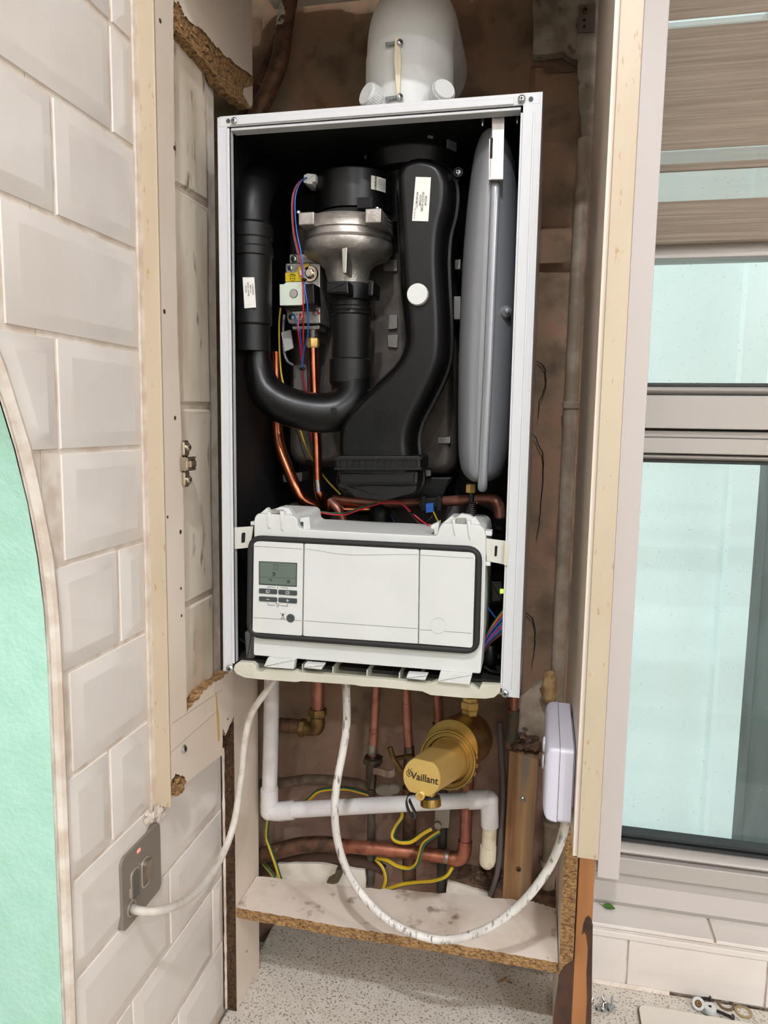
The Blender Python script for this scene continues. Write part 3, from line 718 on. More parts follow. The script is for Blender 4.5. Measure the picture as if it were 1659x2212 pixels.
def tubep(mb, pts, r, n=12, m=0, sm=6, ms=None):
    w = P3(pts); rr = r if isinstance(r, (list, tuple)) else [r] * len(w)
    rr = [pxm(k, q) for k, q in zip(rr, w)]
    if sm:
        ww = catmull(w, sm); rw = []
        for i in range(len(w) - 1): rw += [rr[i] + (rr[i + 1] - rr[i]) * k / sm for k in range(sm)]
        rw.append(rr[-1]); w, rr = ww, rw
    mb.tube(w, rr, n, m, True, ms)

# casing -----------------------------------------------------------
mb = MB(); mb.hexa((0, 0, 0), (.0022, BD, BH)); mb.hexa((0, 0, 0), (.0125, .0025, BH)); mb.hexa((.0125, -.0012, .012), (.0162, .004, .706)); mb.hexa((.0140, .0, .012), (.0162, .012, .706))
cl = link('left_casing_panel', mb, WHITESTEEL, boiler, bevel=.0006)
mb = MB(); mb.hexa((BW - .0022, 0, 0), (BW, BD, BH + .001)); mb.hexa((BW - .0215, 0, 0), (BW, .0025, BH + .001)); mb.hexa((BW - .0240, .0008, .010), (BW - .0215, .014, .700)); mb.hexa((BW - .010, -.0008, .01), (BW - .0075, .0, .70))
cr = link('right_casing_panel', mb, WHITESTEEL, boiler, bevel=.0006)
mb = MB(); mb.hexa((.0023, 0, BH - .012), (BW - .0023, .003, BH + .001)); mb.hexa((.0023, .003, BH - .001), (BW - .0023, BD, BH + .001)); mb.hexa((.018, -.0015, BH - .011), (BW - .032, 0, BH - .0035)); mb.hexa((.0165, .003, BH - .016), (BW - .024, .02, BH - .0125))
top_rail = link('top_casing_rail', mb, WHITESTEEL, boiler, bevel=.0008)
for u, v, r in ((506, 261, 7), (1127, 214, 8), (497, 1444, 8), (1091, 1498, 8)):
    mb = MB(); q = Yp(u, v, -.0018); screw_bm(mb, q, (0, -1, 0), pxm(r, q)); link('casing_screw', mb, [ZINC, DARK], boiler)
for u, v in ((493, 261), (1147, 214)):
    mb = MB(); q = Yp(u, v, -.0005); mb.lathe(q, (0, 1, 0), [(-.0006, .0026), (.002, .0026)], 12); link('casing_hole', mb, mat('shaded_hole', (70, 68, 66), .6), boiler)
mb = MB()
mb.hexa((.0024, .015, .0), (.0040, BD - .002, BH - .002)); mb.hexa((BW - .004, .016, .0), (BW - .0024, BD - .002, BH - .002))
mb.hexa((.004, .02, BH - .004), (BW - .004, BD - .002, BH - .0015)); mb.hexa((.004, BD - .006, .0), (BW - .004, BD - .001, BH - .004))
link('inner_liner', mb, LINER, boiler)
mb = MB(); mb.hexa((.003, .03, .006), (BW - .003, BD - .002, .010)); link('base_plate', mb, mat('dark_base_plate', (64, 62, 60), .5, .5), boiler)

# heat exchanger behind everything ------------------------------------
yx = .19
hx = MB(); slab(hx, [(618, 470), (985, 470), (985, 1030), (618, 1008)], yx, BD - .008, 40, .018)
hxo = link('heat_exchanger', hx, DARKM, boiler, sharp=50)
mb = MB()
for pts in ([(828, 560), (858, 560), (858, 586), (828, 586)], [(840, 680), (858, 680), (858, 710), (838, 712)], [(836, 724), (860, 722), (858, 752), (838, 750)], [(945, 944), (973, 944), (973, 958), (945, 958)], [(905, 1016), (930, 1015), (930, 1029), (905, 1029)], [(610, 1025), (652, 1020), (652, 1040), (612, 1042)], [(633, 788), (662, 786), (664, 850), (634, 852)]):
    slab(mb, pts, yx - .006, yx + .03, 3, .001)
link_each('mounting_lug', mb, mat('dull_grey_bracket', (132, 128, 124), .45, .6), hxo)
mb = MB()
for pts in ([(800, 590), (812, 590), (806, 780), (796, 780)], [(690, 742), (702, 742), (696, 860), (686, 860)]): slab(mb, pts, yx - .002, yx + .02)
link_each('insulation_seam', mb, mat('dark_seam', (58, 52, 48), .7), hxo)
mb = MB(); slab(mb, [(980, 640), (995, 640), (995, 690), (980, 690)], .17, .25, 2, .001); slab(mb, [(982, 560), (995, 560), (994, 582), (982, 582)], .17, .25, 2, .001); link_each('side_clip', mb, mat('dull_grey_bracket', (132, 128, 124)), hxo)
mb = MB(); slab(mb, [(735, 1030), (980, 1030), (960, 1065), (960, 1095), (760, 1095), (735, 1070)], .2, .29, 8, .004); link('condensate_sump', mb, BLACKM, boiler)
# lower rear plate
mb = MB(); slab(mb, [(540, 1090), (1085, 1075), (1085, 1160), (540, 1160)], .26, .30); link('lower_back_plate', mb, mat('dim_grey_plate', (112, 108, 104), .6, .3), boiler)

# flue adaptor under the roof -----------------------------------------
q = Yp(895, 300, .155); AX_ = Vector((q.x, .155, 0))
mb = MB(); r = pxm(96, q); z0 = Yp(895, 318, .155 - r).z
mb.lathe((q.x, .155, BH - .004), (0, 0, -1), [(0, r * 1.02), (.008, r * 1.06), (.012, r * 1.06), (.02, r * 1.0), (.03, r * .96), (.034, r * .74), (.10, r * .70), (.10, r * .5)], 40)
fa = link('flue_adaptor', mb, BLACKM, boiler)
mb = MB()
for u0, u1, v0, v1 in ((814, 847, 262, 276), (858, 893, 258, 268), (938, 950, 260, 274), (970, 998, 258, 284), (774, 795, 275, 288)):
    a = (u0 + u1) / 2; ang = math.asin(max(-1, min(1, (a - 893) / 108)))
    cpt = Vector((q.x + r * 1.075 * math.sin(ang), .155 - r * 1.075 * math.cos(ang), Yp(a, (v0 + v1) / 2, .06).z))
    t = Vector((math.cos(ang), math.sin(ang), 0)); nn = Vector((math.sin(ang), -math.cos(ang), 0)); hw = pxm((u1 - u0) / 2, cpt); hh = pxm((v1 - v0) / 2, cpt)
    mb.prism([cpt - t * hw - Vector((0, 0, hh)), cpt + t * hw - Vector((0, 0, hh)), cpt + t * hw + Vector((0, 0, hh)), cpt - t * hw + Vector((0, 0, hh))], nn * .003)
link_each('retaining_clip', mb, mat('grey_clip_plastic', (120, 120, 124), .5), fa)
for u, v in ((1043, 248), (1118, 246)):
    mb = MB(); q = Yp(u, v, .03); q.z = BH - .004; mb.lathe(q, (0, 0, -1), [(0, .002), (.014, .002), (.017, .0008)], 10); link('self_tapping_screw', mb, ZINC, boiler)

# fan -----------------------------------------------------------------
yf = .125
def C3(u, y): return Yp(u, 450, y).x
fx = Yp(766, 420, yf).x
def zf(v, y=.06): return Yp(766, v, y).z
fan = MB()
rz = lambda px: px * dep((fx, yf, .6)) / F
fan.lathe((fx, yf, zf(347)), (0, 0, -1), [(0, rz(74)), (.002, rz(82)), (.004, rz(83)), (zf(347) - zf(437), rz(84))], 48)
fan_o = link('fan_motor_cap', fan, BLACKP, boiler)
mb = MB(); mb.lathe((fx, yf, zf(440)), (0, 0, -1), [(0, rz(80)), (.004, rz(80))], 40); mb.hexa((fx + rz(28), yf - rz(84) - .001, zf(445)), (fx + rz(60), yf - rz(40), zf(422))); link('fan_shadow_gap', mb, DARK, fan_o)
fx2 = Yp(752, 500, yf).x
zt_ = zf(452)
def zz(v): return zt_ - zf(v, .05)
fh = MB()
fh.lathe((fx2, yf, zt_), (0, 0, -1), [(0, rz(96)), (.003, rz(99)), (.006, rz(97)), (.008, rz(99)), (.011, rz(97)), (zz(476), rz(98)), (zz(478), rz(94)), (zz(492), rz(95)), (zz(496), rz(91)), (zz(500), rz(97)), (zz(515), rz(98)), (zz(530), rz(88)), (zz(540), rz(66)), (zz(556), rz(50)), (zz(580), rz(45)), (zz(604), rz(44))], 56)
fo = link('fan_housing', fh, ALU, boiler, sharp=50)
mb = MB()
for u, v0, v1, w in ((664, 458, 488, 24), (808, 450, 484, 24)):
    c = Yp(u, (v0 + v1) / 2, .06); mb.hexa((c.x - pxm(w * .8, c), .057, Yp(u, v1 - 2, .058).z), (c.x + pxm(w * .7, c), .10, Yp(u, v0, .058).z))
link_each('fan_lug', mb, ALU, fo, bevel=.0015)
mb = MB(); slab(mb, [(738, 534), (750, 534), (748, 590), (740, 590)], .068, .10, 2, .001); link('casting_rib', mb, ALUD, fo)
for u, v in ((645, 457), (815, 449)):
    mb = MB(); q = Yp(u, v, .075); mb.lathe(q, (0, 0, 1), [(-.003, .0035), (.0, .0035), (.0015, .002)], 12); link('fan_bolt', mb, ZINC, fo)
mb = MB()
ang0, ang1 = math.radians(38), math.radians(64); rr_ = rz(84) + .0004; za, zb_ = zf(404, .07), zf(374, .07); ring = []
for zq in (za, zb_):
    ring.append([Vector((fx + rr_ * math.sin(ang0 + (ang1 - ang0) * k / 6), yf - rr_ * math.cos(ang0 + (ang1 - ang0) * k / 6), zq)) for k in range(7)])
for k in range(6): mb.face([mb.bm.verts.new(p) for p in (ring[0][k], ring[0][k + 1], ring[1][k + 1], ring[1][k])], 0)
am = (ang0 * .72 + ang1 * .28); t = Vector((math.cos(am), math.sin(am), 0)); nn = Vector((math.sin(am), -math.cos(am), 0))
mb.text('ebmpapst', Vector((fx, yf, (za + zb_) / 2)) + nn * (rr_ + .0003), (0, 0, -1), t, .0052, 1, .0002, True)
for k in range(4):
    am = ang0 + (ang1 - ang0) * (.5 + .13 * k); t = Vector((math.cos(am), math.sin(am), 0)); nn = Vector((math.sin(am), -math.cos(am), 0))
    mb.text('4420 82 117', Vector((fx, yf, (za + zb_) / 2)) + nn * (rr_ + .0003), (0, 0, -1), t, .0026, 1)
part_label(link('fan_label', mb, [LABELW, PRINT], fan_o), 'small white label with rotated print')
mb = MB(); slab(mb, [(656, 378), (664, 374), (682, 376), (682, 392), (664, 396), (655, 394)], .085, .12, 1, .001); slab(mb, [(664, 389), (674, 389), (674, 397), (664, 397)], .083, .1)
part_label(link('fan_plug', mb, WHITEP, fan_o), 'white wire plug')

# black mixing pipe below the fan ----------------------------------------
px_ = Yp(758, 700, .105).x; ym = .105
def zm_(v): return Yp(758, v, .06).z
mp_ = MB(); z0 = zm_(602); rq = lambda px: px * dep((px_, ym, .5)) / F
mp_.lathe((px_, ym, z0), (0, 0, -1), [(0, rq(44)), (.001, rq(47)), (z0 - zm_(638), rq(47)), (z0 - zm_(642), rq(43)), (z0 - zm_(652), rq(43)), (z0 - zm_(655), rq(46)), (z0 - zm_(661), rq(46)), (z0 - zm_(664), rq(44)), (z0 - zm_(670), rq(46)), (z0 - zm_(673), rq(43)), (z0 - zm_(768), rq(41)), (z0 - zm_(772), rq(46)), (z0 - zm_(822), rq(46)), (z0 - zm_(828), rq(42)), (z0 - zm_(845), rq(40))], 44)
mo_ = link('mixing_pipe', mp_, BLACKM, boiler, sharp=28)
mb = MB()
for pts in ([(704, 606), (752, 606), (754, 636), (704, 634)], [(794, 604), (808, 606), (806, 640), (794, 640)]): slab(mb, pts, .052, .09, 4, .003)
link_each('pipe_clip', mb, BLACKP, mo_)

# silencer pipe on the left and the U bend ------------------------------
yl = .058; lx = Yp(546, 600, yl).x
def zl(v): return Yp(546, v, .02).z
rl = lambda px: px * dep((lx, yl, .5)) / F
mb = MB(); z0 = zl(470)
mb.lathe((lx, yl, z0), (0, 0, -1), [(-.004, rl(34)), (0, rl(42)), (.001, rl(44)), (z0 - zl(500), rl(44)), (z0 - zl(503), rl(42)), (z0 - zl(520), rl(42)), (z0 - zl(523), rl(44)), (z0 - zl(540), rl(44)), (z0 - zl(543), rl(41)), (z0 - zl(692), rl(41)), (z0 - zl(697), rl(37)), (z0 - zl(753), rl(37)), (z0 - zl(755), rl(30))], 44)
so = link('silencer_pipe', mb, BLACKM, boiler, sharp=30)
mb = MB(); tubep(mb, [(545, 500, .058), (546, 455, .06), (552, 418, .072), (562, 392, .105), (578, 380, .16)], [36, 37, 38, 38, 38], 28); link('silencer_elbow', mb, BLACKM, so)
def label_bm(cu, cv, w, h, rot, r0, cx, cyy, lines, ls, flip=1):
    pass
mb = MB()
def sticker(mb, pts, y, lines, size, up, rt=None):
    """rectangular sticker: pts = pixel corners TL TR BR BL on the plane at depth y; lines = (fraction across, fraction down, text, scale)"""
    tl, tr, br, bl = (Yp(u, v, y) for u, v in pts)
    mb.prism([tl, tr, br, bl], (0, .0006, 0), 0)
    X, Z = (tr - tl), (bl - tl)
    for fx_, fz, s, k in lines:
        o = tl + X * fx_ + Z * fz; o.y = y
        mb.text(s, o, Z * up, X * -1 * up * -1 if up < 0 else X * 1, size * k, 1, .0003) if False else mb.text(s, o, Z.normalized() * up, X.normalized() * up, size * k, 1, .0003)
yq = yl - rl(41) - .0012
sticker(mb, [(524, 599), (549, 599), (553, 664), (528, 666)], yq, [(.25, .38, '902549', 1), (.45, .38, '0DXX7-95285', 1), (.65, .38, '4215580', 1), (.85, .38, '44160383T1', 1)], .0030, -1)
part_label(link('pipe_label', mb, [LABELW, PRINT], so), 'narrow white label with small print')
mb = MB()
tubep(mb, [(558, 738, .060), (558, 770, .060), (560, 802, .060), (573, 842, .060), (602, 868, .062), (642, 884, .066), (690, 892, .072), (730, 887, .080), (757, 862, .092), (762, 832, .102), (760, 815, .105)], [25, 26, 31, 38, 41, 42, 43, 43, 41, 40, 39], 32)
ub = link('inlet_bend', mb, BLACKP, boiler)
mb = MB(); q = Yp(720, 888, .0775 - pxm(43, Yp(720, 888, .08))); mb.lathe(q + Vector((0, .004, 0)), (0, -1, 0), [(0, .0048), (.0036, .0048), (.0042, .004)], 20); link('test_hole', mb, DARK, ub)

# S-shaped air duct ------------------------------------------------------
duct = [(915, 334), (880, 342), (857, 362), (848, 395), (850, 440), (855, 520), (860, 620), (868, 700), (869, 740), (858, 772), (835, 800), (800, 832), (760, 872), (736, 905), (727, 940), (726, 990), (726, 1060), (816, 1066), (907, 1060), (906, 985), (904, 950), (912, 915), (935, 870), (960, 818), (974, 770), (976, 700), (972, 620), (970, 560), (974, 505), (986, 455), (989, 405), (978, 366), (955, 344)]
mb = MB(); yd = .075
o = outl(duct, yd, 4)
mb.pillow(o, [(0, .105), (0, .092), (.0035, .0905), (.0036, .084), (0.0036, .082), (.0062, .079), (.0064, .073), (.0075, .066), (.0105, .058), (.0155, .0525), (.021, .051)])
do = link('air_duct', mb, BLACKP, boiler, sharp=60)
def duct_y(): return .0508
mb = MB(); sticker(mb, [(898, 382), (931, 383), (925, 478), (890, 477)], .0502, [(.78, .53, '902549', 1), (.58, .56, '0DXX7-95285', 1), (.42, .53, '4215580', 1), (.2, .53, '44160383T1', 1), (.12, .83, '1ST W.39.19', .62)], .0040, 1)
part_label(link('duct_label', mb, [LABELW, PRINT], do), 'white label with rotated numbers')
mb = MB(); q = Yp(902, 636, .046); r = pxm(23, q); mb.lathe((q.x, .053, q.z), (0, -1, 0), [(0, r * .95), (.006, r * .98), (.0085, r), (.0105, r * .96), (.011, r * .86)], 36)
for k in range(40):
    a = 2 * math.pi * k / 40; mb.hexa(q + Vector((math.cos(a) * r * .98 - .0005, .0015, math.sin(a) * r * .98 - .0005)), q + Vector((math.cos(a) * r * .98 + .0005, .007, math.sin(a) * r * .98 + .0005)))
part_label(link('test_cap', mb, WHITEP, do), 'round white cap')
mb = MB()
for k in range(12):
    u = 806 + k * 4.8; slab(mb, [(u, 888), (u + .8, 888), (u + .8, 928), (u, 928)], .0498, .0515)
for k in range(10):
    v = 888 + k * 4.2; slab(mb, [(805, v), (859, v), (859, v + .8), (805, v + .8)], .0498, .0515)
link('date_grid', mb, BLACKM, do)
mb = MB()
for k in range(5):
    u = 768 + k * 20; slab(mb, [(u, 958), (u + 2, 958), (u + 3, 968), (u + 10, 968), (u + 10, 970), (u - 3, 970), (u - 3, 968), (u, 966)], .0498, .0515)
link_each('moulded_arrow', mb, DARK, do)
mb = MB(); slab(mb, [(724, 984), (909, 984), (909, 1016), (724, 1016)], .045, .11, 8, .004)
for k in range(13):
    u = 731 + k * 13.6; slab(mb, [(u, 992), (u + 3.2, 992), (u + 3.2, 1011), (u, 1011)], .0425, .05)
slab(mb, [(722, 988), (911, 988), (911, 993), (722, 993)], .042, .06); slab(mb, [(722, 1010), (911, 1010), (911, 1015), (722, 1015)], .042, .06)
slab(mb, [(727, 1014), (905, 1014), (903, 1050), (733, 1050)], .05, .11, 10, .006); slab(mb, [(735, 1044), (902, 1044), (898, 1064), (830, 1082), (765, 1074)], .056, .11, 8, .002)
link('duct_socket', mb, BLACKM, do)
mb = MB(); q = Yp(990, 373, .09); mb.lathe((q.x, .10, q.z), (0, -1, 0), [(0, .0062), (.012, .0062)], 20); mb.prism([Yp(u, v, .096) for u, v in ((975, 385), (990, 366), (998, 376), (985, 400))], (0, .006, 0)); link('fixing_ear', mb, BLACKP, do)
mb = MB(); screw_bm(mb, (q.x, .088, q.z), (0, -1, 0), .0045); link('duct_screw', mb, [ZINC, DARK], do)

# gas valve ----------------------------------------------------------------
def gz(u, v): return (590 + u / 7.9, 520 + v / 7.9)      # pixel in the 7.9 times enlarged close-up
def gp(pts): return [gz(u, v) for u, v in pts]
yg = .118
mb = MB(); slab(mb, gp([(205, 385), (800, 380), (805, 1410), (262, 1415), (225, 1330)]), yg, .17, 3, .002); slab(mb, gp([(275, 232), (835, 222), (830, 385), (278, 385)]), yg + .006, .17, 2, .0015); slab(mb, gp([(320, 1460), (790, 1440), (785, 1510), (330, 1515)]), yg + .008, .16, 2, .001)
gv = link('gas_valve', mb, ALU, boiler)
for u, v, r in ((348, 302, 7), (722, 290, 7), (285, 465, 6), (712, 1218, 6), (300, 1300, 6)):
    mb = MB(); q = Yp(*gz(u, v), yg - .002); screw_bm(mb, q + Vector((0, .003, 0)), (0, -1, 0), pxm(r, q)); link('valve_screw', mb, [ZINC, DARK], gv)
mb = MB(); q = Yp(*gz(640, 570), yg); mb.lathe((q.x, yg + .001, q.z), (0, -1, 0), [(0, pxm(18, q)), (.002, pxm(18, q)), (.004, pxm(16, q)), (.004, pxm(11, q)), (.010, pxm(9, q)), (.011, pxm(6, q))], 32); link('throttle_cap', mb, CHROME, gv)
mb = MB(); slab(mb, gp([(205, 550), (390, 540), (440, 450), (560, 390), (620, 390), (590, 490), (480, 500), (440, 560), (480, 620), (490, 690), (210, 700)]), yg - .003, yg - .0005); slab(mb, gp([(448, 500), (500, 500), (510, 590), (455, 590)]), yg - .0034, yg - .003, 2, 0, 1)
q = Yp(*gz(330, 640), yg - .0032)
ring = [(q.x + pxm(5.6, q) * math.cos(t), q.z + pxm(5.6, q) * math.sin(t)) for t in [k * math.pi / 12 for k in range(24)]]
mb.tube([Vector((a, yg - .0032, b)) for a, b in ring] + [Vector((ring[0][0], yg - .0032, ring[0][1]))], .0003, 4, 2); mb.hexa((q.x - pxm(5.5, q), yg - .0036, q.z - .0002), (q.x + pxm(5.5, q), yg - .003, q.z + .0002), 2)
mb.tube([Vector((q.x + pxm(8.5, q) * math.cos(t), yg - .0032, q.z + pxm(8.5, q) * math.sin(t))) for t in [.5 + k * .25 for k in range(9)]], .0005, 4, 2)
part_label(link('warning_label', mb, [YELLOW, LABELW, PRINT], gv), 'yellow adjusting label')
mb = MB(); slab(mb, gp([(105, 740), (180, 740), (220, 705), (505, 700), (530, 1060), (470, 1100), (110, 1105)]), yg - .035, yg - .03, 1.5, .001); slab(mb, gp([(150, 760), (690, 720), (710, 1080), (180, 1130)]), yg - .029, yg, 3, .002, 1); slab(mb, gp([(150, 1100), (650, 1080), (620, 1160), (200, 1170)]), yg - .024, yg, 3, .002, 1)
q = Yp(*gz(348, 902), yg - .0355); mb.lathe((q.x, yg - .034, q.z), (0, -1, 0), [(0, pxm(9.5, q)), (.0015, pxm(9.5, q))], 24, 1); mb.lathe((q.x, yg - .0355, q.z), (0, -1, 0), [(0, pxm(8.6, q)), (.0008, pxm(8.4, q))], 24, 2)
part_label(link('solenoid', mb, [mat('pale_green_plate', (206, 214, 200), .4), BLACKP, ALUD], gv), 'pale square solenoid plate')
mb = MB(); slab(mb, gp([(325, 1210), (500, 1200), (505, 1310), (330, 1315)]), yg - .012, yg, 1, .0006); slab(mb, gp([(390, 1300), (470, 1300), (470, 1350), (390, 1350)]), yg - .010, yg)
for k, m in ((345, 1), (405, 2), (465, 3)): slab(mb, gp([(k - 18, 1240), (k + 22, 1240), (k + 22, 1285), (k - 18, 1285)]), yg - .0125, yg - .011, 0, 0, m)
part_label(link('valve_plug', mb, [WHITEP, WBLU, mat('beige_pin', (150, 140, 110), .5), WRED], gv), 'white three-way plug')
mb = MB(); slab(mb, gp([(735, 1195), (800, 1225), (770, 1260), (745, 1240)]), yg - .002, yg); slab(mb, gp([(190, 1150), (235, 1165), (215, 1190)]), yg - .003, yg + .02); link_each('seal_paint', mb, WRED, gv)
gx = Yp(676, 740, .135)
mb = MB(); zq = lambda v: Yp(676, v, .125).z
mb.lathe((gx.x, .135, zq(708)), (0, 0, -1), sum([[(k * .0022, pxm(13, gx)), (k * .0022 + .0011, pxm(11.5, gx))] for k in range(7)], []), 20); link('threaded_union', mb, ALUD, gv)
mb = MB(); mb.lathe((gx.x, .135, zq(728)), (0, 0, -1), [(0, pxm(12, gx)), (.002, pxm(14, gx)), (.012, pxm(14, gx)), (.0145, pxm(11.5, gx))], 6); link('brass_nut', mb, BRASSB, gv)

# copper pipes inside -------------------------------------------------------
mb = MB(); tubep(mb, [(676, 740, .135), (679, 830, .135), (684, 950, .135), (687, 1040, .135), (692, 1072, .138), (702, 1095, .155), (700, 1150, .17)], 9.6, 18); part_label(link('gas_pipe', mb, COPPER, boiler, sharp=60), 'bright copper gas pipe')
mb = MB(); tubep(mb, [(686.5, 1036, .135), (687.5, 1049, .135), (688.5, 1062, .135)], 9.9, 18, 0, 3); part_label(link('brazed_heat_mark', mb, mat('heat_tinted_copper', (176, 166, 150), .22, 1.0, col2=(120, 110, 170), scale=60, lo=.4, hi=.6), boiler), 'heat-tinted band on the gas pipe')
mb = MB(); tubep(mb, [(596, 760, .17), (597, 850, .17), (599, 930, .165), (606, 970, .16), (625, 1020, .155), (642, 1058, .15), (662, 1084, .155), (720, 1098, .18), (800, 1100, .2)], 12.4, 20); link('flow_pipe', mb, COPPER, boiler)
mb = MB(); tubep(mb, [(712, 1082, .17), (730, 1100, .165), (742, 1130, .165), (752, 1170, .165)], 10, 16); link('return_pipe', mb, COPPERD, boiler)
mb = MB(); tubep(mb, [(720, 1078, .19), (800, 1086, .19), (870, 1087, .18), (960, 1083, .16), (1050, 1078, .14), (1070, 1082, .135), (1078, 1098, .135), (1080, 1135, .135)], [9, 10, 10, 11, 12, 13, 13, 13], 20); link('heating_pipe', mb, COPPERD, boiler)
mb = MB()
for u in (914, 948): slab(mb, [(u - 5, 1072), (u + 5, 1072), (u + 5, 1104), (u - 5, 1104)], .145, .18, 2, .001)
slab(mb, [(905, 1076), (955, 1074), (955, 1096), (905, 1098)], .147, .18, 3, .002); link_each('pipe_clip', mb, BLACKP, boiler)
mb = MB(); slab(mb, [(919, 1088), (936, 1087), (936, 1106), (920, 1108)], .138, .15, 1, .0006); part_label(link('pipe_sensor', mb, WBLU, boiler), 'blue clip-on sensor')
mb = MB(); tubep(mb, [(1080, 1118, .125), (1080, 1160, .125)], [22, 22], 8, 0, 0); tubep(mb, [(1080, 1134, .12), (1078, 1141, .12)], [24, 24], 16, 0, 0); link('pump_union', mb, BLACKP, boiler)
mb = MB(); tubep(mb, [(828, 1090, .2), (822, 1105, .19), (820, 1140, .19)], [14, 24, 28], 18); tubep(mb, [(1000, 1110, .2), (1040, 1130, .2), (1060, 1160, .2)], [30, 34, 34], 18); link_each('pump_body', mb, BLACKM, boiler)
mb = MB(); q = Yp(1017, 1055, .10); mb.lathe((q.x, .10, Yp(1017, 1047, .09).z), (0, 0, -1), [(0, pxm(10, q)), (.001, pxm(11, q)), (.011, pxm(11, q)), (.012, pxm(9, q))], 6); link('vessel_nut', mb, BRASSB, boiler)
mb = MB(); tubep(mb, [(1019, 1062, .10), (1018, 1085, .10), (1012, 1105, .10), (1004, 1140, .11)], [6, 6, 7, 9], 14); link('vessel_hose', mb, WBLK, boiler)
mb = MB(); pts = []
for k in range(140):
    t = k / 139; c = Yp(1021 - 3 * t, 1086 + 44 * t, .085); a = t * 2 * math.pi * 11; r = pxm(9, c); pts.append(c + Vector((math.cos(a) * r, math.sin(a) * r, 0)))
mb.tube(pts, .0009, 6); link('coil_spring', mb, mat('dark_spring_steel', (120, 116, 110), .3, 1.0), boiler)

# expansion vessel ------------------------------------------------------------
mb = MB()
L_ = [(1064, 298), (1046, 303), (1034, 318), (1022, 360), (1012, 430), (1003, 520), (997, 620), (992, 740), (990, 840), (990, 930), (992, 985), (1000, 1018), (1018, 1036), (1040, 1041)]
R_ = [(1066, 298), (1088, 304), (1105, 322), (1115, 366), (1120, 440), (1122, 520), (1121, 620), (1117, 740), (1112, 840), (1106, 930), (1099, 985), (1088, 1020), (1068, 1036), (1042, 1041)]
yv = .10
def vsm(p): 
    q = [Vector((u, v, 0)) for u, v in p]; return [(w.x, w.y) for w in catmull(q, 4)]
L_, R_ = vsm(L_), vsm(R_)
mid = [((a[0] * .40 + b[0] * .60) if 300 < a[1] else a[0], (a[1] + b[1]) / 2) for a, b in zip(L_, R_)]
mid = [(1074 - (m_[1] - 300) / 740 * 32, m_[1]) for m_ in mid]
N = len(L_)
def vring(sx, y):
    pts = []
    for side, rev in ((L_, False), (R_, True)):
        seq = range(N) if not rev else range(N - 1, -1, -1)
        for i in seq:
            u, v = side[i]; mu, mv = mid[i]; pts.append(Vector((*([0] * 0), *(lambda w: (w[0], y, w[1]))(xz(mu + (u - mu) * sx, mv + (v - mv) * 1.0, yv)))))
    zc_ = sum(p.z for p in pts) / len(pts)
    for p in pts: p.z = zc_ + (p.z - zc_) * (1 - (1 - sx) * .06)
    return pts
prof = [(1.0, .27), (1.0, .11), (.985, .092), (.93, .076), (.84, .064), (.70, .054), (.54, .047), (.38, .0425), (.22, .040), (.12, .039)]
mb.loops([vring(s, y) for s, y in prof])
ev = link('expansion_vessel', mb, VESSEL, boiler, sharp=70)
mb = MB(); w = [Yp(u, v, y) for u, v, y in ((1073, 330, .045), (1070, 400, .034), (1066, 500, .031), (1062, 600, .030), (1058, 700, .030), (1054, 800, .030), (1049, 900, .031), (1045, 980, .033), (1043, 1030, .036), (1042, 1052, .040), (1042, 1062, .050))]
w = catmull(w, 5); rings = []
for i, p in enumerate(w):
    hw = pxm(10.5, p); 
    if i > len(w) - 7: hw *= max(.35, 1 - ((i - (len(w) - 7)) / 7) ** 2 * .6)
    rings.append([p + Vector((hw * math.cos(t), .016 if math.sin(t) > .2 else -.004 * abs(math.sin(t)) , 0)) for t in [k * math.pi / 6 for k in range(12)]])
mb.loops(rings); link('vessel_rim', mb, VESSEL, ev, sharp=60)
mb = MB(); q = Yp(1091, 674, .045); mb.lathe((q.x, .052, q.z), (.25, -1, .1), [(0, pxm(13, q)), (.006, pxm(13, q)), (.008, pxm(11, q)), (.010, pxm(7, q)), (.013, pxm(6, q)), (.014, pxm(4, q)), (.0145, pxm(2, q))], 24); part_label(link('valve_cap', mb, mat('grey_valve_cap', (158, 160, 164), .35, .4), ev), 'round grey charging valve')
mb = MB(); slab(mb, [(1062, 238), (1090, 236), (1087, 388), (1057, 388), (1058, 345), (1063, 340)], .022, .0255, 1.5, .0008); slab(mb, [(1057, 300), (1062, 300), (1059, 388), (1056, 388)], .022, .04)
bk = link('vessel_bracket', mb, GALV, boiler)
mb = MB(); slab(mb, [(1059, 298), (1065, 298), (1063, 342), (1058, 342)], .0215, .024); link('bracket_slot', mb, DARK, bk)

# control box ------------------------------------------------------------------
hous = [(547, 1416), (549, 1290), (548, 1150), (549, 1118), (556, 1109), (632, 1113), (641, 1120), (643, 1138), (650, 1143), (800, 1151), (940, 1158), (946, 1152), (948, 1140), (957, 1130), (1035, 1134), (1046, 1142), (1050, 1160), (1047, 1300), (1045, 1362), (1038, 1456), (800, 1437)]
yh = -.004
mb = MB(); slab(mb, hous, yh, .10, 5, .002); cb = link('control_housing', mb, WHITEP, boiler)
mb = MB(); slab(mb, [(552, 1160), (1046, 1186), (1040, 1400), (545, 1370)], -.007, -.003, 22, .0015); link('raised_surround', mb, WHITEP, cb)
for pts in ([(558, 1112), (576, 1097), (581, 1104), (594, 1101), (604, 1095), (622, 1097), (627, 1103), (636, 1116)], [(952, 1133), (976, 1114), (980, 1119), (984, 1119), (996, 1110), (1014, 1113), (1022, 1118), (1026, 1116), (1046, 1144)]):
    mb = MB(); slab(mb, pts, .004, .014, 0, .001); link('cover_latch', mb, WHITEP, cb)
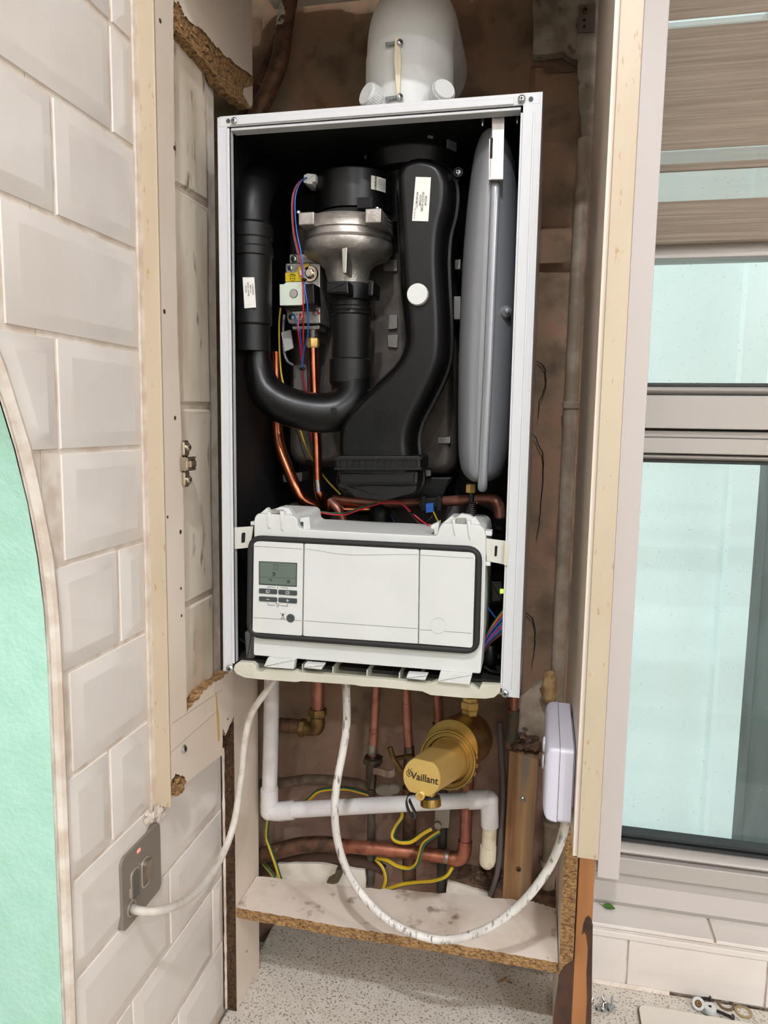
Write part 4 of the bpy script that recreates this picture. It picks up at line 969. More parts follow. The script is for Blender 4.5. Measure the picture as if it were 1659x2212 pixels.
for pts in ([(576, 1106), (584, 1106), (584, 1142), (577, 1140)], [(604, 1104), (613, 1105), (613, 1148), (606, 1144)], [(976, 1122), (983, 1123), (984, 1158), (980, 1152)], [(1008, 1124), (1016, 1125), (1017, 1168), (1012, 1160)]):
    mb = MB(); slab(mb, pts, -.0055, .008, 0, .001); link('latch_rib', mb, WHITEP, cb)
for pts in ([(586, 1102), (610, 1102), (612, 1109), (586, 1110)], [(985, 1120), (1006, 1120), (1006, 1131), (985, 1131)]):
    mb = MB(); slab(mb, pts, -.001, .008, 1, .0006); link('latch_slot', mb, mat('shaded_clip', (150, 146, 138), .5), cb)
for pts in ([(648, 1119), (668, 1116), (670, 1143), (655, 1143), (655, 1128), (648, 1127)], [(931, 1135), (948, 1127), (947, 1155), (938, 1155), (938, 1143), (931, 1142)], [(541, 1127), (550, 1127), (550, 1135), (541, 1135)], [(1048, 1147), (1062, 1148), (1062, 1158), (1048, 1157)], [(1047, 1213), (1059, 1214), (1059, 1223), (1047, 1222)]):
    mb = MB(); slab(mb, pts, .002, .02, 0, .0006); link('side_tab', mb, WHITEP, cb)
for pts, sl in (([(499, 1140), (547, 1137), (540, 1183), (500, 1187)], [(522, 1151), (530, 1150), (529, 1172), (521, 1173)]), ([(1049, 1163), (1094, 1169), (1092, 1220), (1051, 1212)], [(1069, 1179), (1075, 1179), (1073, 1202), (1068, 1202)])):
    mb = MB(); slab(mb, pts, .003, .0055, 1, .0004); slab(mb, sl, .0026, .0032, 3, 0, 1); link('support_bracket', mb, [mat('pale_bracket', (206, 204, 194), .4), DARK], boiler)
mb = MB(); slab(mb, [(1090, 1170), (1100, 1170), (1097, 1222), (1088, 1221)], -.002, .006, 1, .0004); link('bracket_edge', mb, TRAYP, boiler)
# gasket
gk = [(542, 1162), (1035, 1187), (1029, 1407), (539, 1371)]
o = []; m = 4
for i in range(4):
    p, c, q = Vector(gk[i - 1]), Vector(gk[i]), Vector(gk[(i + 1) % 4]); a = c + (p - c).normalized() * 26; b = c + (q - c).normalized() * 26
    for k in range(7):
        t = k / 6; w = a * (1 - t) ** 2 + c * 2 * t * (1 - t) + b * t * t; o.append(Yp(w.x, w.y, -.011))
rings = []
n = len(o)
for i in range(n):
    t = (o[(i + 1) % n] - o[i - 1]).normalized(); s = Vector((0, 1, 0)).cross(t).normalized(); r = .0038
    rings.append([o[i] + s * r * 1.08 * math.cos(k * math.pi / 5) + Vector((0, 1, 0)) * r * math.sin(k * math.pi / 5) for k in range(10)])
mb = MB(); mb.loops(rings + [rings[0]], 0, False, False); link('gasket', mb, RUBBER, cb, sharp=70)
# fascia
yp = -.0135
def fascia(pts, name, extra=None, mats=None):
    mb = MB(); slab(mb, pts, yp, -.003, 4, .0008)
    if extra: extra(mb)
    return link(name, mb, mats or [WHITEP, mat('seam_grey', (122, 122, 118), .6)], cb)
def seam(mb, pts, w=.5, m=1):
    for a, b in zip(pts[:-1], pts[1:]): slab(mb, [(a[0], a[1] - w), (b[0], b[1] - w), (b[0], b[1] + w), (a[0], a[1] + w)], yp - .00015, yp + .0004, 0, 0, m)
fl_ = fascia([(548, 1168), (655, 1174), (652, 1374), (545, 1366)], 'display_module', lambda mb: (seam(mb, [(550, 1180), (653, 1186)]), seam(mb, [(547, 1334), (651, 1341)])))
fc_ = fascia([(657.5, 1174), (905, 1187), (902.5, 1391), (654.5, 1374)], 'front_flap', lambda mb: (seam(mb, [(660, 1186), (690, 1190), (725, 1196), (760, 1199), (800, 1199), (850, 1198), (904, 1198)], .4), seam(mb, [(657, 1341), (902, 1358)])))
def circ(mb):
    seam(mb, [(907, 1199), (1022, 1206)], .4); seam(mb, [(906, 1360), (932, 1362)]); seam(mb, [(960, 1364), (1018, 1368)])
    pts = [(946 + 17 * math.cos(t), 1352 + 17 * math.sin(t)) for t in [k * math.pi / 10 for k in range(21)]]; seam(mb, pts, .25)
fr_ = fascia([(907.5, 1187), (1027, 1194), (1021, 1400), (905, 1391)], 'blank_cover', circ)
mb = MB(); slab(mb, [(559, 1212), (642, 1216), (641, 1268), (559, 1263)], yp - .0002, yp + .001, 1.5, 0, 1); slab(mb, [(561, 1214), (640, 1218), (639, 1265.5), (561, 1260.5)], yp - .0006, yp + .001, 1)
dsp = link('display', mb, [LCD, mat('display_rim', (54, 62, 58), .5)], fl_)
mb = MB(); yq = yp - .0007
def bar(pts): slab(mb, pts, yq, yq + .0003)
bar([(561, 1246), (639, 1249), (639, 1249.8), (561, 1246.8)])
for a in ([(592, 1219), (599, 1219), (599, 1220), (592, 1220)], [(592, 1230), (599, 1230), (599, 1231), (592, 1231)], [(591, 1219), (592, 1219), (592, 1231), (591, 1231)], [(599, 1219), (600, 1219), (600, 1231), (599, 1231)], [(586, 1236), (595, 1236), (595, 1246), (592, 1243), (590, 1246), (588, 1246), (590, 1240)], [(580, 1251), (584, 1250), (588, 1254), (585, 1256), (584, 1253), (580, 1253)], [(620, 1253), (626, 1253), (626, 1260), (620, 1260)]): bar(a)
link('display_symbols', mb, LCDI, dsp)
for pts, s in (([(559, 1271), (598, 1273.5), (598, 1284), (559, 1281.5)], 'a'), ([(601, 1274), (641, 1276.5), (641, 1287), (601, 1284)], 'b'), ([(559, 1288.5), (598, 1291), (598, 1301), (559, 1298.5)], '-'), ([(601, 1291), (641, 1293.5), (641, 1304), (601, 1301)], '+')):
    mb = MB(); slab(mb, pts, yp - .0016, yp + .001, 2.5, .0006)
    cx_ = sum(p[0] for p in pts) / 4; cy_ = sum(p[1] for p in pts) / 4; y2 = yp - .0018
    if s in '+-':
        slab(mb, [(cx_ - 3.2, cy_ - .7), (cx_ + 3.2, cy_ - .4), (cx_ + 3.2, cy_ + .9), (cx_ - 3.2, cy_ + .6)], y2, y2 + .0003, 0, 0, 1)
        if s == '+': slab(mb, [(cx_ - .7, cy_ - 3.2), (cx_ + .7, cy_ - 3.2), (cx_ + .7, cy_ + 3.4), (cx_ - .7, cy_ + 3.4)], y2, y2 + .0003, 0, 0, 1)
    else:
        for a in ((-4, -3, 4, -2), (-4, 2, 4, 3), (-4, -3, -3, 3), (3, -3, 4, 3)): slab(mb, [(cx_ + a[0], cy_ + a[1]), (cx_ + a[2], cy_ + a[1]), (cx_ + a[2], cy_ + a[3]), (cx_ + a[0], cy_ + a[3])], y2, y2 + .0003, 0, 0, 1)
        k = -2 if s == 'a' else 0; slab(mb, [(cx_ + k, cy_ + .2), (cx_ + k + 2, cy_ + .2), (cx_ + k + 2, cy_ + 1.2), (cx_ + k, cy_ + 1.2)], y2, y2 + .0003, 0, 0, 1)
    link('button', mb, [BTN, WHITEP], fl_)
mb = MB(); q = Yp(628, 1335, yp); mb.lathe((q.x, yp + .001, q.z), (0, -1, 0), [(0, pxm(9.2, q)), (.0022, pxm(9, q)), (.0027, pxm(7.6, q))], 28); part_label(link('round_button', mb, BTN, fl_), 'round charcoal button')
mb = MB(); yq = yp - .0002
def ln(pts, w=.45):
    for a, b in zip(pts[:-1], pts[1:]):
        a3, b3 = Yp(a[0], a[1], yq), Yp(b[0], b[1], yq); d = (b3 - a3).normalized(); s = d.cross(Vector((0, 1, 0))) * pxm(w, a3); mb.prism([a3 - s, b3 - s, b3 + s, a3 + s], (0, .0004, 0))
ln([(579, 1270), (579, 1267.5), (594, 1268.5)]); ln([(600, 1267), (600, 1272)]); ln([(606, 1269), (621, 1270), (621, 1272.5)])
ln([(579, 1302), (579, 1307), (594, 1308)]); ln([(606, 1308.5), (621, 1309.5), (621, 1304.5)]); ln([(597, 1311), (601, 1304.5)]); ln([(600, 1312), (604, 1305)]); ln([(596, 1303), (598, 1304.5)], 1)
ln([(606, 1324), (610, 1329)]); ln([(615, 1325), (612, 1329)]); ln([(611, 1325), (608.5, 1335), (606, 1338)]); ln([(611, 1325), (613, 1335), (615.5, 1338)]); ln([(608.5, 1335.5), (613, 1335.8)]); ln([(611, 1326), (611, 1330)], 1)
link('printed_symbols', mb, PRINT, fl_)

# bottom tray ----------------------------------------------------------------------
tr = [(504, 1446), (507, 1436), (516, 1430), (546, 1432), (553, 1438), (555, 1450), (566, 1451), (575, 1444), (640, 1449), (646, 1452), (930, 1476), (945, 1470), (1018, 1479), (1034, 1490), (1040, 1478), (1082, 1480), (1080, 1496), (1068, 1507), (1050, 1510), (1000, 1508), (930, 1502), (912, 1494), (820, 1485), (780, 1483), (765, 1480), (650, 1472), (640, 1474), (560, 1468), (527, 1464), (510, 1456)]
mb = MB(); slab(mb, tr, -.0045, .004, 2, .001); trp = link('bottom_tray', mb, TRAYP, boiler)
mb = MB(); slab(mb, [(520, 1438), (545, 1437), (549, 1460), (522, 1456)], -.0052, -.004, 8, .0004); link('tray_recess', mb, TRAYP, trp)
for u0, u1 in ((650, 653), (716, 719), (790, 793), (860, 863), (905, 908)):
    a = Yp(u0, 1470, .0); mb = MB(); mb.hexa((a.x, .004, .003), (a.x + .0015, .06, .018)); link('tray_rib', mb, TRAYP, trp)
mb = MB(); mb.hexa((.02, .004, .001), (.38, .11, .0035)); link('tray_floor', mb, TRAYP, trp)
for pts, y in (([(578, 1421), (637, 1425), (634, 1446), (569, 1441)], -.010), ([(658, 1434), (699, 1437), (694, 1447), (655, 1443)], -.012), ([(880, 1456), (923, 1459), (918, 1470), (877, 1466)], -.012), ([(951, 1451), (1020, 1457), (1014, 1480), (945, 1473)], -.010)):
    mb = MB(); slab(mb, pts, y, .0, 1.5, .001)
    c0 = (pts[0][0] + pts[1][0]) / 2; c1 = (pts[2][0] + pts[3][0]) / 2; slab(mb, [(c0 - 1, pts[0][1] + 3), (c0 + 1, pts[0][1] + 3), (c1 + 1, pts[2][1] - 4), (c1 - 1, pts[2][1] - 4)], y - .0006, y + .001)
    link('hinge_tab', mb, WHITEP, cb)
# dark odds and ends beside the control box
mb = MB(); slab(mb, [(1060, 1256), (1086, 1256), (1086, 1300), (1060, 1300)], .05, .12, 2, .002); slab(mb, [(1080, 1274), (1087, 1274), (1087, 1282), (1080, 1282)], .045, .05, 0, 0, 1); part_label(link('signal_box', mb, [BLACKP, GREENLED], boiler), 'dark module with a green light')
mb = MB(); q = Yp(1058, 1415, .05); mb.ball(q, pxm(17, q), 0, 14, (1, .7, 1.6)); tubep(mb, [(1050, 1436), ][0:0] or [(1046, 1440, .05), (1062, 1450, .048), (1082, 1453, .045)], 4, 10); link('cable_grommet', mb, BLACKP, boiler)
mb = MB(); tubep(mb, [(553, 1392, .06), (530, 1388, .05), (512, 1372, .045), (508, 1340, .05), (512, 1300, .07), (530, 1275, .1)], 2.6, 8); link('black_lead', mb, WBLK, boiler)
mb = MB(); slab(mb, [(526, 1365), (548, 1362), (550, 1425), (530, 1425)], .03, .09, 6, .004); link('transformer_lug', mb, mat('dim_grey_plate', (112, 108, 104)), boiler)
bund = [('wire_green_yellow', 0, 0), ('red_wire', 6, WRED), ('blue_wire', 11, WBLU), ('black_wire', 16, WBLK), ('blue_wire', 21, WBLU), ('red_wire', 26, WRED), ('blue_wire', 31, WBLU), ('black_wire', 36, WBLK), ('brown_wire', 40, WBRN)]
for i, (nm, d, m_) in enumerate(bund):
    mb = MB(); tubep(mb, [(1032, 1392 + d * .55, .045), (1046, 1382 + d * .6, .045), (1058, 1360 + d * .75, .042), (1072, 1338 + d, .042), (1088, 1318 + d * 1.2, .045), (1100, 1308 + d * 1.2, .06)], 2.5, 8, ms=([0, 0, 0, 0, 1, 1, 1, 1] if i == 0 else None)); link('harness_wire', mb, [WYEL, WGRN] if i == 0 else m_, boiler)
mb = MB(); tubep(mb, [(1046, 1303, .06), (1058, 1318, .06), (1070, 1334, .06)], 1.8, 8); link('harness_wire', mb, WBLU, boiler)
# inner wiring
fan_w = [([(664, 384, .088), (648, 392, .082), (637, 412, .08), (632, 445, .08), (635, 500, .08), (645, 545, .078), (652, 580, .078), (654, 620, .074), (655, 665, .074), (655, 705, .09), (655, 740, .1), (652, 780, .12), (656, 820, .13), (662, 860, .14), (672, 940, .15), (686, 985, .16)], WRED),
         ([(666, 383, .087), (652, 390, .08), (641, 412, .078), (637, 445, .078), (641, 500, .078), (650, 545, .076), (656, 590, .076), (659, 625, .072), (664, 660, .073), (666, 700, .085), (664, 728, .095), (656, 760, .11), (652, 795, .12)], WBLU),
         ([(663, 386, .089), (645, 394, .083), (634, 415, .081), (630, 445, .081), (633, 500, .081), (643, 548, .08)], WGRY),
         ([(636, 680, .105), (642, 700, .10), (648, 715, .10), (650, 740, .11), (651, 780, .12)], WBLU),
         ([(649, 680, .105), (645, 695, .10), (644, 715, .10), (648, 745, .11), (652, 785, .12)], WRED)]
for pts, m_ in fan_w:
    mb = MB(); tubep(mb, pts, 1.7 if m_ is not WGRY else 1.3, 8); link('fan_wire', mb, m_, boiler)
mb = MB(); tubep(mb, [(606, 665, .15), (603, 700, .15), (604, 760, .15), (608, 810, .15), (618, 845, .15), (640, 900, .16), (652, 940, .16), (668, 980, .165), (700, 1030, .17), (735, 1068, .17)], 2.0, 8); link('ignition_wire', mb, WYEL, boiler)
mb = MB(); tubep(mb, [(614, 680, .14), (612, 712, .138), (614, 760, .138), (621, 780, .14), (632, 788, .15)], 2.8, 8); lead = link('electrode_lead', mb, WGRY, boiler)
mb = MB(); slab(mb, [(607, 718), (627, 712), (633, 752), (614, 760)], .132, .136, 2, .0006); part_label(link('lead_flag', mb, mat('pale_grey_tag', (170, 168, 164), .5), lead), 'pale grey paper flag')
for pts, m_ in (([(676, 1116, .10), (690, 1108, .10), (715, 1111, .10), (745, 1112, .10), (780, 1100, .10), (820, 1088, .10), (850, 1085, .10), (870, 1090, .10), (890, 1108, .095), (912, 1126, .09), (934, 1140, .08)], WRED),
                ([(674, 1118, .102), (690, 1106, .102), (715, 1108, .102), (745, 1108, .102), (780, 1096, .102), (815, 1085, .105)], WGRN),
                ([(870, 1088, .12), (888, 1112, .11), (910, 1135, .10)], WBRN), ([(846, 1104, .15), (866, 1130, .14), (900, 1138, .14), (930, 1120, .14), (934, 1108, .145)], WBLK), ([(843, 1112, .16), (862, 1140, .15), (880, 1148, .15)], mat('dark_blue_insulation', (36, 38, 80), .5)), ([(936, 1105, .14), (943, 1120, .13), (950, 1132, .12)], WYEL)):
    mb = MB(); tubep(mb, pts, 1.6, 8); link('sensor_wire', mb, m_, boiler)
for u, v, y in ((657, 604, .071), (653, 797, .118), (890, 1108, .094), (666, 996, .16)):
    mb = MB(); q = Yp(u, v, y); mb.ball(q, pxm(5.5, q), 0, 10, (1.2, 1, .6)); link('cable_tie', mb, BLACKP, boiler)

# ================================================================== FLUE
q = Yp(885, 150, .155); fxx = q.x; R_f = .0605
fl = thing('flue_elbow', 'white flue elbow on top of the boiler turning back into the brown wall', 'flue', (fxx, .155, BH + .001))
zf0 = BH + .0022; zj = Yp(885, 84, .095).z; 
mb = MB(); mb.lathe((fxx, .155, zf0), (0, 0, 1), [(0, R_f + .006), (.006, R_f + .006), (.009, R_f + .002), (.012, R_f), (zj - zf0, R_f), (zj - zf0, R_f - .002)], 56); link('flue_socket', mb, WHITEP, fl, sharp=45)
mb = MB(); Rb = .058; pts = [Vector((fxx, .155, zj - .03)), Vector((fxx, .155, zj))]
z1 = zj + .004
for k in range(1, 13):
    a = math.pi / 2 * k / 12; pts.append(Vector((fxx, .155 + Rb * (1 - math.cos(a)), z1 + Rb * math.sin(a))))
pts.append(Vector((fxx, YB + .02, z1 + Rb))); mb.tube(pts, R_f - .0012, 48); el = link('flue_bend', mb, WHITEP, fl, sharp=50)
for u, v, ax in ((790, 201, (-.62, -.74, .25)), (961, 191, (.5, -.82, .32))):
    ax = Vector(ax).normalized(); f0 = Yp(u, v, .085); r = pxm(24.5, f0)
    mb = MB(); p0 = f0 - ax * .028; mb.lathe(p0, ax, [(0, r * .82), (.010, r * .84), (.010, r), (.026, r), (.028, r * .93)], 36)
    a_, b_, _ = frame(ax)
    for k in range(36):
        t = 2 * math.pi * k / 36; c = p0 + (a_ * math.cos(t) + b_ * math.sin(t)) * r; s = (a_ * -math.sin(t) + b_ * math.cos(t)) * .0012; nn = (a_ * math.cos(t) + b_ * math.sin(t)) * .0012
        mb.prism([c + ax * .011 - s, c + ax * .011 + s, c + ax * .024 + s, c + ax * .024 - s], nn)
    link('sampling_cap', mb, WHITEP, fl, sharp=40)
mb = MB(); yk = .155 - R_f - .006
slab(mb, [(853, 80), (862, 80), (866, 130), (863, 213), (857, 213), (851, 130)], yk, yk + .008, 1, .0008); clp = part_label(link('clamp_strip', mb, mat('cream_strip_plastic', (226, 214, 184), .5), fl), 'cream plastic clamp strip')
for v in (94, 211):
    mb = MB(); a, b = Yp(833, v + 2, yk + .003), Yp(860, v - 1, yk + .003); n_ = 9
    mb.lathe(a, b - a, sum([[((b - a).length * k / n_, .0026), ((b - a).length * (k + .5) / n_, .0018)] for k in range(n_)], []), 12); screw_bm(mb, Yp(864, v - 2, yk), (.6, -.8, 0), .0042); link('clamp_screw', mb, [ZINC, DARK], fl)

# ================================================================== PIPES ABOVE AND BESIDE THE BOILER
t = thing('copper_pipe', 'copper pipe with flaked white paint rising behind the top left of the boiler', 'pipe', Yp(560, 240, .26))
mb = MB(); tubep(mb, [(640, -90, .285), (628, -20, .275), (615, 60, .275), (604, 130, .272), (580, 195, .265), (556, 245, .255), (540, 300, .25)], [18, 18, 18, 19, 19, 19, 19], 24); link('pipe_body', mb, COPPERX, t)
mb = MB(); tubep(mb, [(642, -90, .275), (628, -20, .275), (619, 30, .275), (613, 62, .275)], [18.4, 18.4, 18.4, 18.2], 24); part_label(link('paint_flake', mb, mat('flaking_white_paint', (196, 186, 170), .6, col2=(96, 64, 48), scale=38, lo=.55, hi=.6), t), 'flaking white paint')
mb = MB(); tubep(mb, [(600, 80, .309), (580, 130, .309), (553, 190, .309), (533, 225, .309), (508, 270, .309)], 10, 16); tag(link('copper_pipe', mb, COPPERX), 'thin dark pipe running behind the paint-flaked copper pipe', 'pipe')
t = thing('painted_pipe', 'old white painted pipe running up the right corner beside the brown wall', 'pipe', Yp(1180, 1900, .293))
mb = MB(); tubep(mb, [(1264, 300, .293), (1252, 500, .293), (1237, 800, .293), (1222, 1100, .293), (1208, 1400, .293), (1196, 1650, .293), (1186, 1850, .293), (1180, 1960, .293)], 15, 20, 0, 3); link('pipe_body', mb, PAINTPIPE, t)
for u, v in ((1233, 876), (1190, 1775), (1183, 1862)):
    mb = MB(); a = Yp(u, v, .293); mb.lathe(a - Vector((0, 0, .006)), (0, 0, 1), [(0, pxm(16, a)), (.002, pxm(18.5, a)), (.010, pxm(18.5, a)), (.012, pxm(16, a))], 20); mb.jit(.0012, 90); link('pipe_collar', mb, PAINTPIPE, t)
t = thing('metal_bracket', 'grey steel corner bracket screwed high on the grey plaster patch', 'bracket', Yp(1266, 70, YB - .016))
mb = MB(); slab(mb, [(1250, 10), (1287, 6), (1285, 68), (1249, 70)], YB - .0185, YB - .0155, 3, .0006); bo = link('plate', mb, mat('grey_bracket_steel', (120, 112, 104), .45, .7), t)
mb = MB(); screw_bm(mb, Yp(1265, 23, YB - .0185), (0, -1, 0), .005); link('screw', mb, [BRASSD, DARK], t)
for v in (43, 57): 
    mb = MB(); q = Yp(1262, v, YB - .0187); mb.lathe(q, (0, 1, 0), [(0, .0022), (.002, .0022)], 10); link('screw_hole', mb, DARK, t)

# ================================================================== PIPEWORK UNDER THE BOILER
def ring(mb, u, v, y, r, h=.004, ax=(0, 0, 1), m=0, n=24):
    c = Yp(u, v, y); rr = pxm(r, c); a = Vector(ax).normalized(); mb.lathe(c - a * h / 2, a, [(0, rr * .94), (h * .25, rr), (h * .75, rr), (h, rr * .94)], n, m)
# white condensate waste run
wp = thing('waste_pipe', 'white plastic waste pipe run with two elbows under the boiler', 'pipe', Yp(583, 1745, .2))
yw = .2
mb = MB(); tubep(mb, [(587, 1462, yw), (585, 1600, yw), (582, 1712, yw)], [16.5, 16.5, 16.5], 24, 0, 2); link('upright_pipe', mb, PVC, wp)
mb = MB(); tubep(mb, [(582, 1703, yw), (582, 1735, yw)], 19, 24, 0, 0); tubep(mb, [(582, 1728, yw), (581, 1742, yw), (586, 1751, yw), (596, 1754, yw), (612, 1753, yw)], [18.5, 18.5, 18.5, 18.5, 18.5], 24); tubep(mb, [(602, 1753, yw), (633, 1750, yw)], 20, 24, 0, 0); mb.ball(Yp(582, 1752, yw), pxm(19.4, Yp(582, 1752, yw)), 0, 20); link('left_elbow', mb, PVC, wp)
mb = MB(); tubep(mb, [(625, 1750, yw), (800, 1740, yw), (1020, 1728, yw)], 17, 24, 0, 2); link('cross_pipe', mb, PVC, wp)
mb = MB(); tubep(mb, [(1013, 1728, yw), (1056, 1726, yw)], 20, 24, 0, 0); mb.ball(Yp(1057, 1728, yw), pxm(19.6, Yp(1057, 1728, yw)), 0, 20); tubep(mb, [(1057, 1728, yw), (1058, 1784, yw)], 19, 24, 0, 0); link('right_elbow', mb, PVC, wp)
mb = MB(); tubep(mb, [(1058, 1775, yw), (1055, 1840, yw)], 15.5, 24, 0, 2); link('drop_pipe', mb, PVCOLD, wp)
mb = MB(); tubep(mb, [(1055, 1828, yw), (1053, 1856, yw), (1052, 1866, yw), (1051.5, 1873, yw), (1051, 1876, yw)], [17.5, 18, 16, 10, 3], 24, 0, 3); part_label(link('end_cap', mb, PVCOLD, wp), 'yellowed rounded end cap')
# supply with brass elbow
c1 = thing('copper_pipe', 'short copper pipe with a brass elbow, leftmost under the boiler', 'pipe', Yp(688, 1590, .25))
mb = MB(); tubep(mb, [(687, 1462, .25), (686, 1540, .25)], 14, 20, 0, 2); link('pipe_body', mb, COPPERD, c1)
mb = MB(); a = Yp(686, 1530, .25); mb.lathe(a, (0, 0, -1), [(0, pxm(19, a)), (.003, pxm(21, a)), (.012, pxm(21, a)), (.0135, pxm(18, a))], 6)
tubep(mb, [(686, 1548, .25), (686, 1562, .25), (682, 1572, .25), (670, 1574, .25), (655, 1572, .25)], [15, 17, 17, 15, 15], 20); b = Yp(650, 1571, .25); mb.lathe(b - Vector((.003, 0, 0)), (1, 0, -.05), [(0, pxm(17, b)), (.002, pxm(20, b)), (.010, pxm(20, b)), (.012, pxm(17, b))], 6); link('compression_elbow', mb, BRASSD, c1)
mb = MB(); tubep(mb, [(600, 1566, .25), (652, 1570, .25)], 15, 20, 0, 2)
for k in range(5): ring(mb, 606 + k * 6, 1566.5 + k * .4, .25, 16.5, .003, (1, 0, 0))
part_label(link('tail_pipe', mb, COPPERX, c1), 'tarnished ribbed tail')
# second pipe with valve
c2 = thing('copper_pipe', 'copper pipe with an isolating valve and curved steel lever under the boiler', 'pipe', Yp(800, 1900, .26))
mb = MB(); tubep(mb, [(814, 1464, .255), (808, 1580, .255)], 9.5, 18, 0, 2); ring(mb, 808, 1578, .255, 11, .003); tubep(mb, [(808, 1580, .255), (806, 1610, .255)], 10.5, 18, 0, 0); tubep(mb, [(806, 1604, .255), (804, 1640, .255)], [10.5, 10], 18, 0, 0); link('pipe_body', mb, COPPERD, c2)
mb = MB(); a = Yp(805, 1606, .255); mb.lathe(a, (0, 0, -1), [(0, pxm(10.8, a)), (.004, pxm(11, a)), (.014, pxm(10.8, a)), (.02, pxm(9.8, a))], 18); part_label(link('solder_joint', mb, mat('solder', (150, 140, 132), .4, .8), c2), 'grey soldered joint')
mb = MB(); a = Yp(806, 1634, .25); mb.lathe(a, (0, 0, -1), [(0, pxm(19, a)), (.002, pxm(22, a)), (.011, pxm(22, a)), (.013, pxm(18, a))], 6); tubep(mb, [(803, 1652, .25), (801, 1700, .25)], [12, 11], 14, 0, 0); link('valve_body', mb, mat('dark_nickel', (96, 86, 78), .35, .9), c2)
mb = MB(); w = catmull(P3([(806, 1665, .235), (822, 1667, .228), (838, 1672, .225), (852, 1668, .228), (858, 1650, .232)]), 5)
mb.loops([[p + Vector((0, -.001, -.006)), p + Vector((0, .001, -.006)), p + Vector((0, .001, .006)), p + Vector((0, -.001, .006))] for p in w]); link('valve_lever', mb, mat('worn_lever_steel', (150, 132, 118), .3, .9), c2)
mb = MB(); tubep(mb, [(802, 1700, .264), (802, 1740, .276), (801, 1880, .278), (799, 1908, .278)], [9, 9, 9.5, 10], 16, 0, 2); part_label(link('lower_pipe', mb, mat('grimy_grey_pipe', (96, 86, 78), .7, .2, col2=(74, 62, 54), scale=40), c2), 'grimy dark lower pipe')
# third pipe with wing valve
c3 = thing('copper_pipe', 'copper pipe with ringed coupling and brass wing tap left of the brass filter', 'pipe', Yp(880, 1640, .26))
mb = MB(); tubep(mb, [(877, 1468, .255), (880, 1560, .255), (883, 1618, .255)], 9.5, 18, 0, 2); ring(mb, 878.5, 1521, .255, 10.8, .003); tubep(mb, [(878.5, 1522, .255), (880, 1556, .255)], 10.6, 18, 0, 0); ring(mb, 880, 1555, .255, 11, .003); link('pipe_body', mb, COPPERD, c3)
mb = MB(); tubep(mb, [(884, 1612, .255), (884, 1660, .255)], [11, 13], 14, 0, 0); link('tap_body', mb, mat('dark_nickel', (96, 86, 78)), c3)
mb = MB(); tubep(mb, [(890, 1632, .22), (868, 1636, .205), (852, 1640, .20)], [4, 5, 6], 12, 0, 2); tubep(mb, [(842, 1614, .20), (850, 1638, .198), (866, 1664, .20)], [6.5, 6, 5.5], 12, 0, 3); link('wing_handle', mb, BRASSD, c3)
c4 = thing('copper_pipe', 'copper pipe dropping straight behind the brass filter body', 'pipe', Yp(948, 1570, .27))
mb = MB(); tubep(mb, [(945, 1476, .27), (948, 1572, .27)], 10, 18, 0, 2); link('pipe_body', mb, COPPERD, c4)
mb = MB(); a = Yp(947, 1562, .27); mb.lathe(a, (0, 0, -1), [(0, pxm(14, a)), (.01, pxm(15, a)), (.02, pxm(14, a))], 6); link('compression_nut', mb, BRASSD, c4)
c5 = thing('copper_pipe', 'corroded greenish copper pipe end above the timber post', 'pipe', Yp(1108, 1610, .27))
mb = MB(); tubep(mb, [(1112, 1470, .275), (1110, 1540, .275)], 10, 18, 0, 2); link('pipe_body', mb, COPPERD, c5)
mb = MB(); tubep(mb, [(1110, 1532, .275), (1107, 1575, .275), (1102, 1612, .275)], [12, 12, 13], 18, 0, 3); mb.jit(.0008, 100); part_label(link('corroded_joint', mb, VERDI, c5), 'green corroded joint')
# low horizontal run
c6 = thing('copper_pipe', 'low copper pipe crossing behind the cable and turning up on the right', 'pipe', Yp(985, 1860, .25))
mb = MB(); tubep(mb, [(560, 1850, .262), (600, 1838, .26), (650, 1826, .258), (700, 1823, .256), (748, 1829, .254)], [17, 17, 17, 16, 15], 20); part_label(link('lagged_pipe', mb, COPPERX, c6), 'dirty brown left section')
mb = MB(); tubep(mb, [(744, 1828, .250), (800, 1832, .244), (900, 1842, .246), (975, 1853, .25)], 14, 20); ring(mb, 750, 1829, .252, 15.6, .006, (1, 0, -.1)); ring(mb, 797, 1832, .244, 15.4, .003, (1, 0, -.1)); link('pipe_body', mb, mat('stained_copper', (172, 108, 84), .45, .7, col2=(116, 72, 56), scale=50, lo=.42, hi=.68), c6)
mb = MB(); ring(mb, 964, 1850, .25, 15.6, .008, (1, 0, -.1)); part_label(link('solder_ring', mb, mat('solder', (150, 140, 132)), c6), 'silver solder ring')
mb = MB(); tubep(mb, [(968, 1851, .25), (985, 1855, .25), (998, 1850, .25), (1004, 1836, .25), (1005, 1815, .25)], [15, 16, 16, 15, 15], 20); ring(mb, 1005, 1818, .25, 15.6, .004); link('elbow', mb, mat('stained_copper', (190, 112, 78)), c6)
mb = MB(); tubep(mb, [(1005, 1820, .25), (1008, 1740, .25), (1012, 1660, .25)], 13, 20, 0, 2); link('riser_pipe', mb, COPPERD, c6)
mb = MB(); tubep(mb, [(560, 1694, .285), (620, 1690, .28), (665, 1684, .275), (715, 1686, .272), (770, 1692, .272), (806, 1702, .268)], [11, 11, 11, 11, 10, 9], 18); tag(link('tarnished_pipe', mb, mat('dusty_brown_pipe', (96, 76, 62), .7, .3, col2=(126, 108, 92), scale=50, lo=.45, hi=.7)), 'dusty brown pipe bent along the wall behind the white cable', 'pipe')
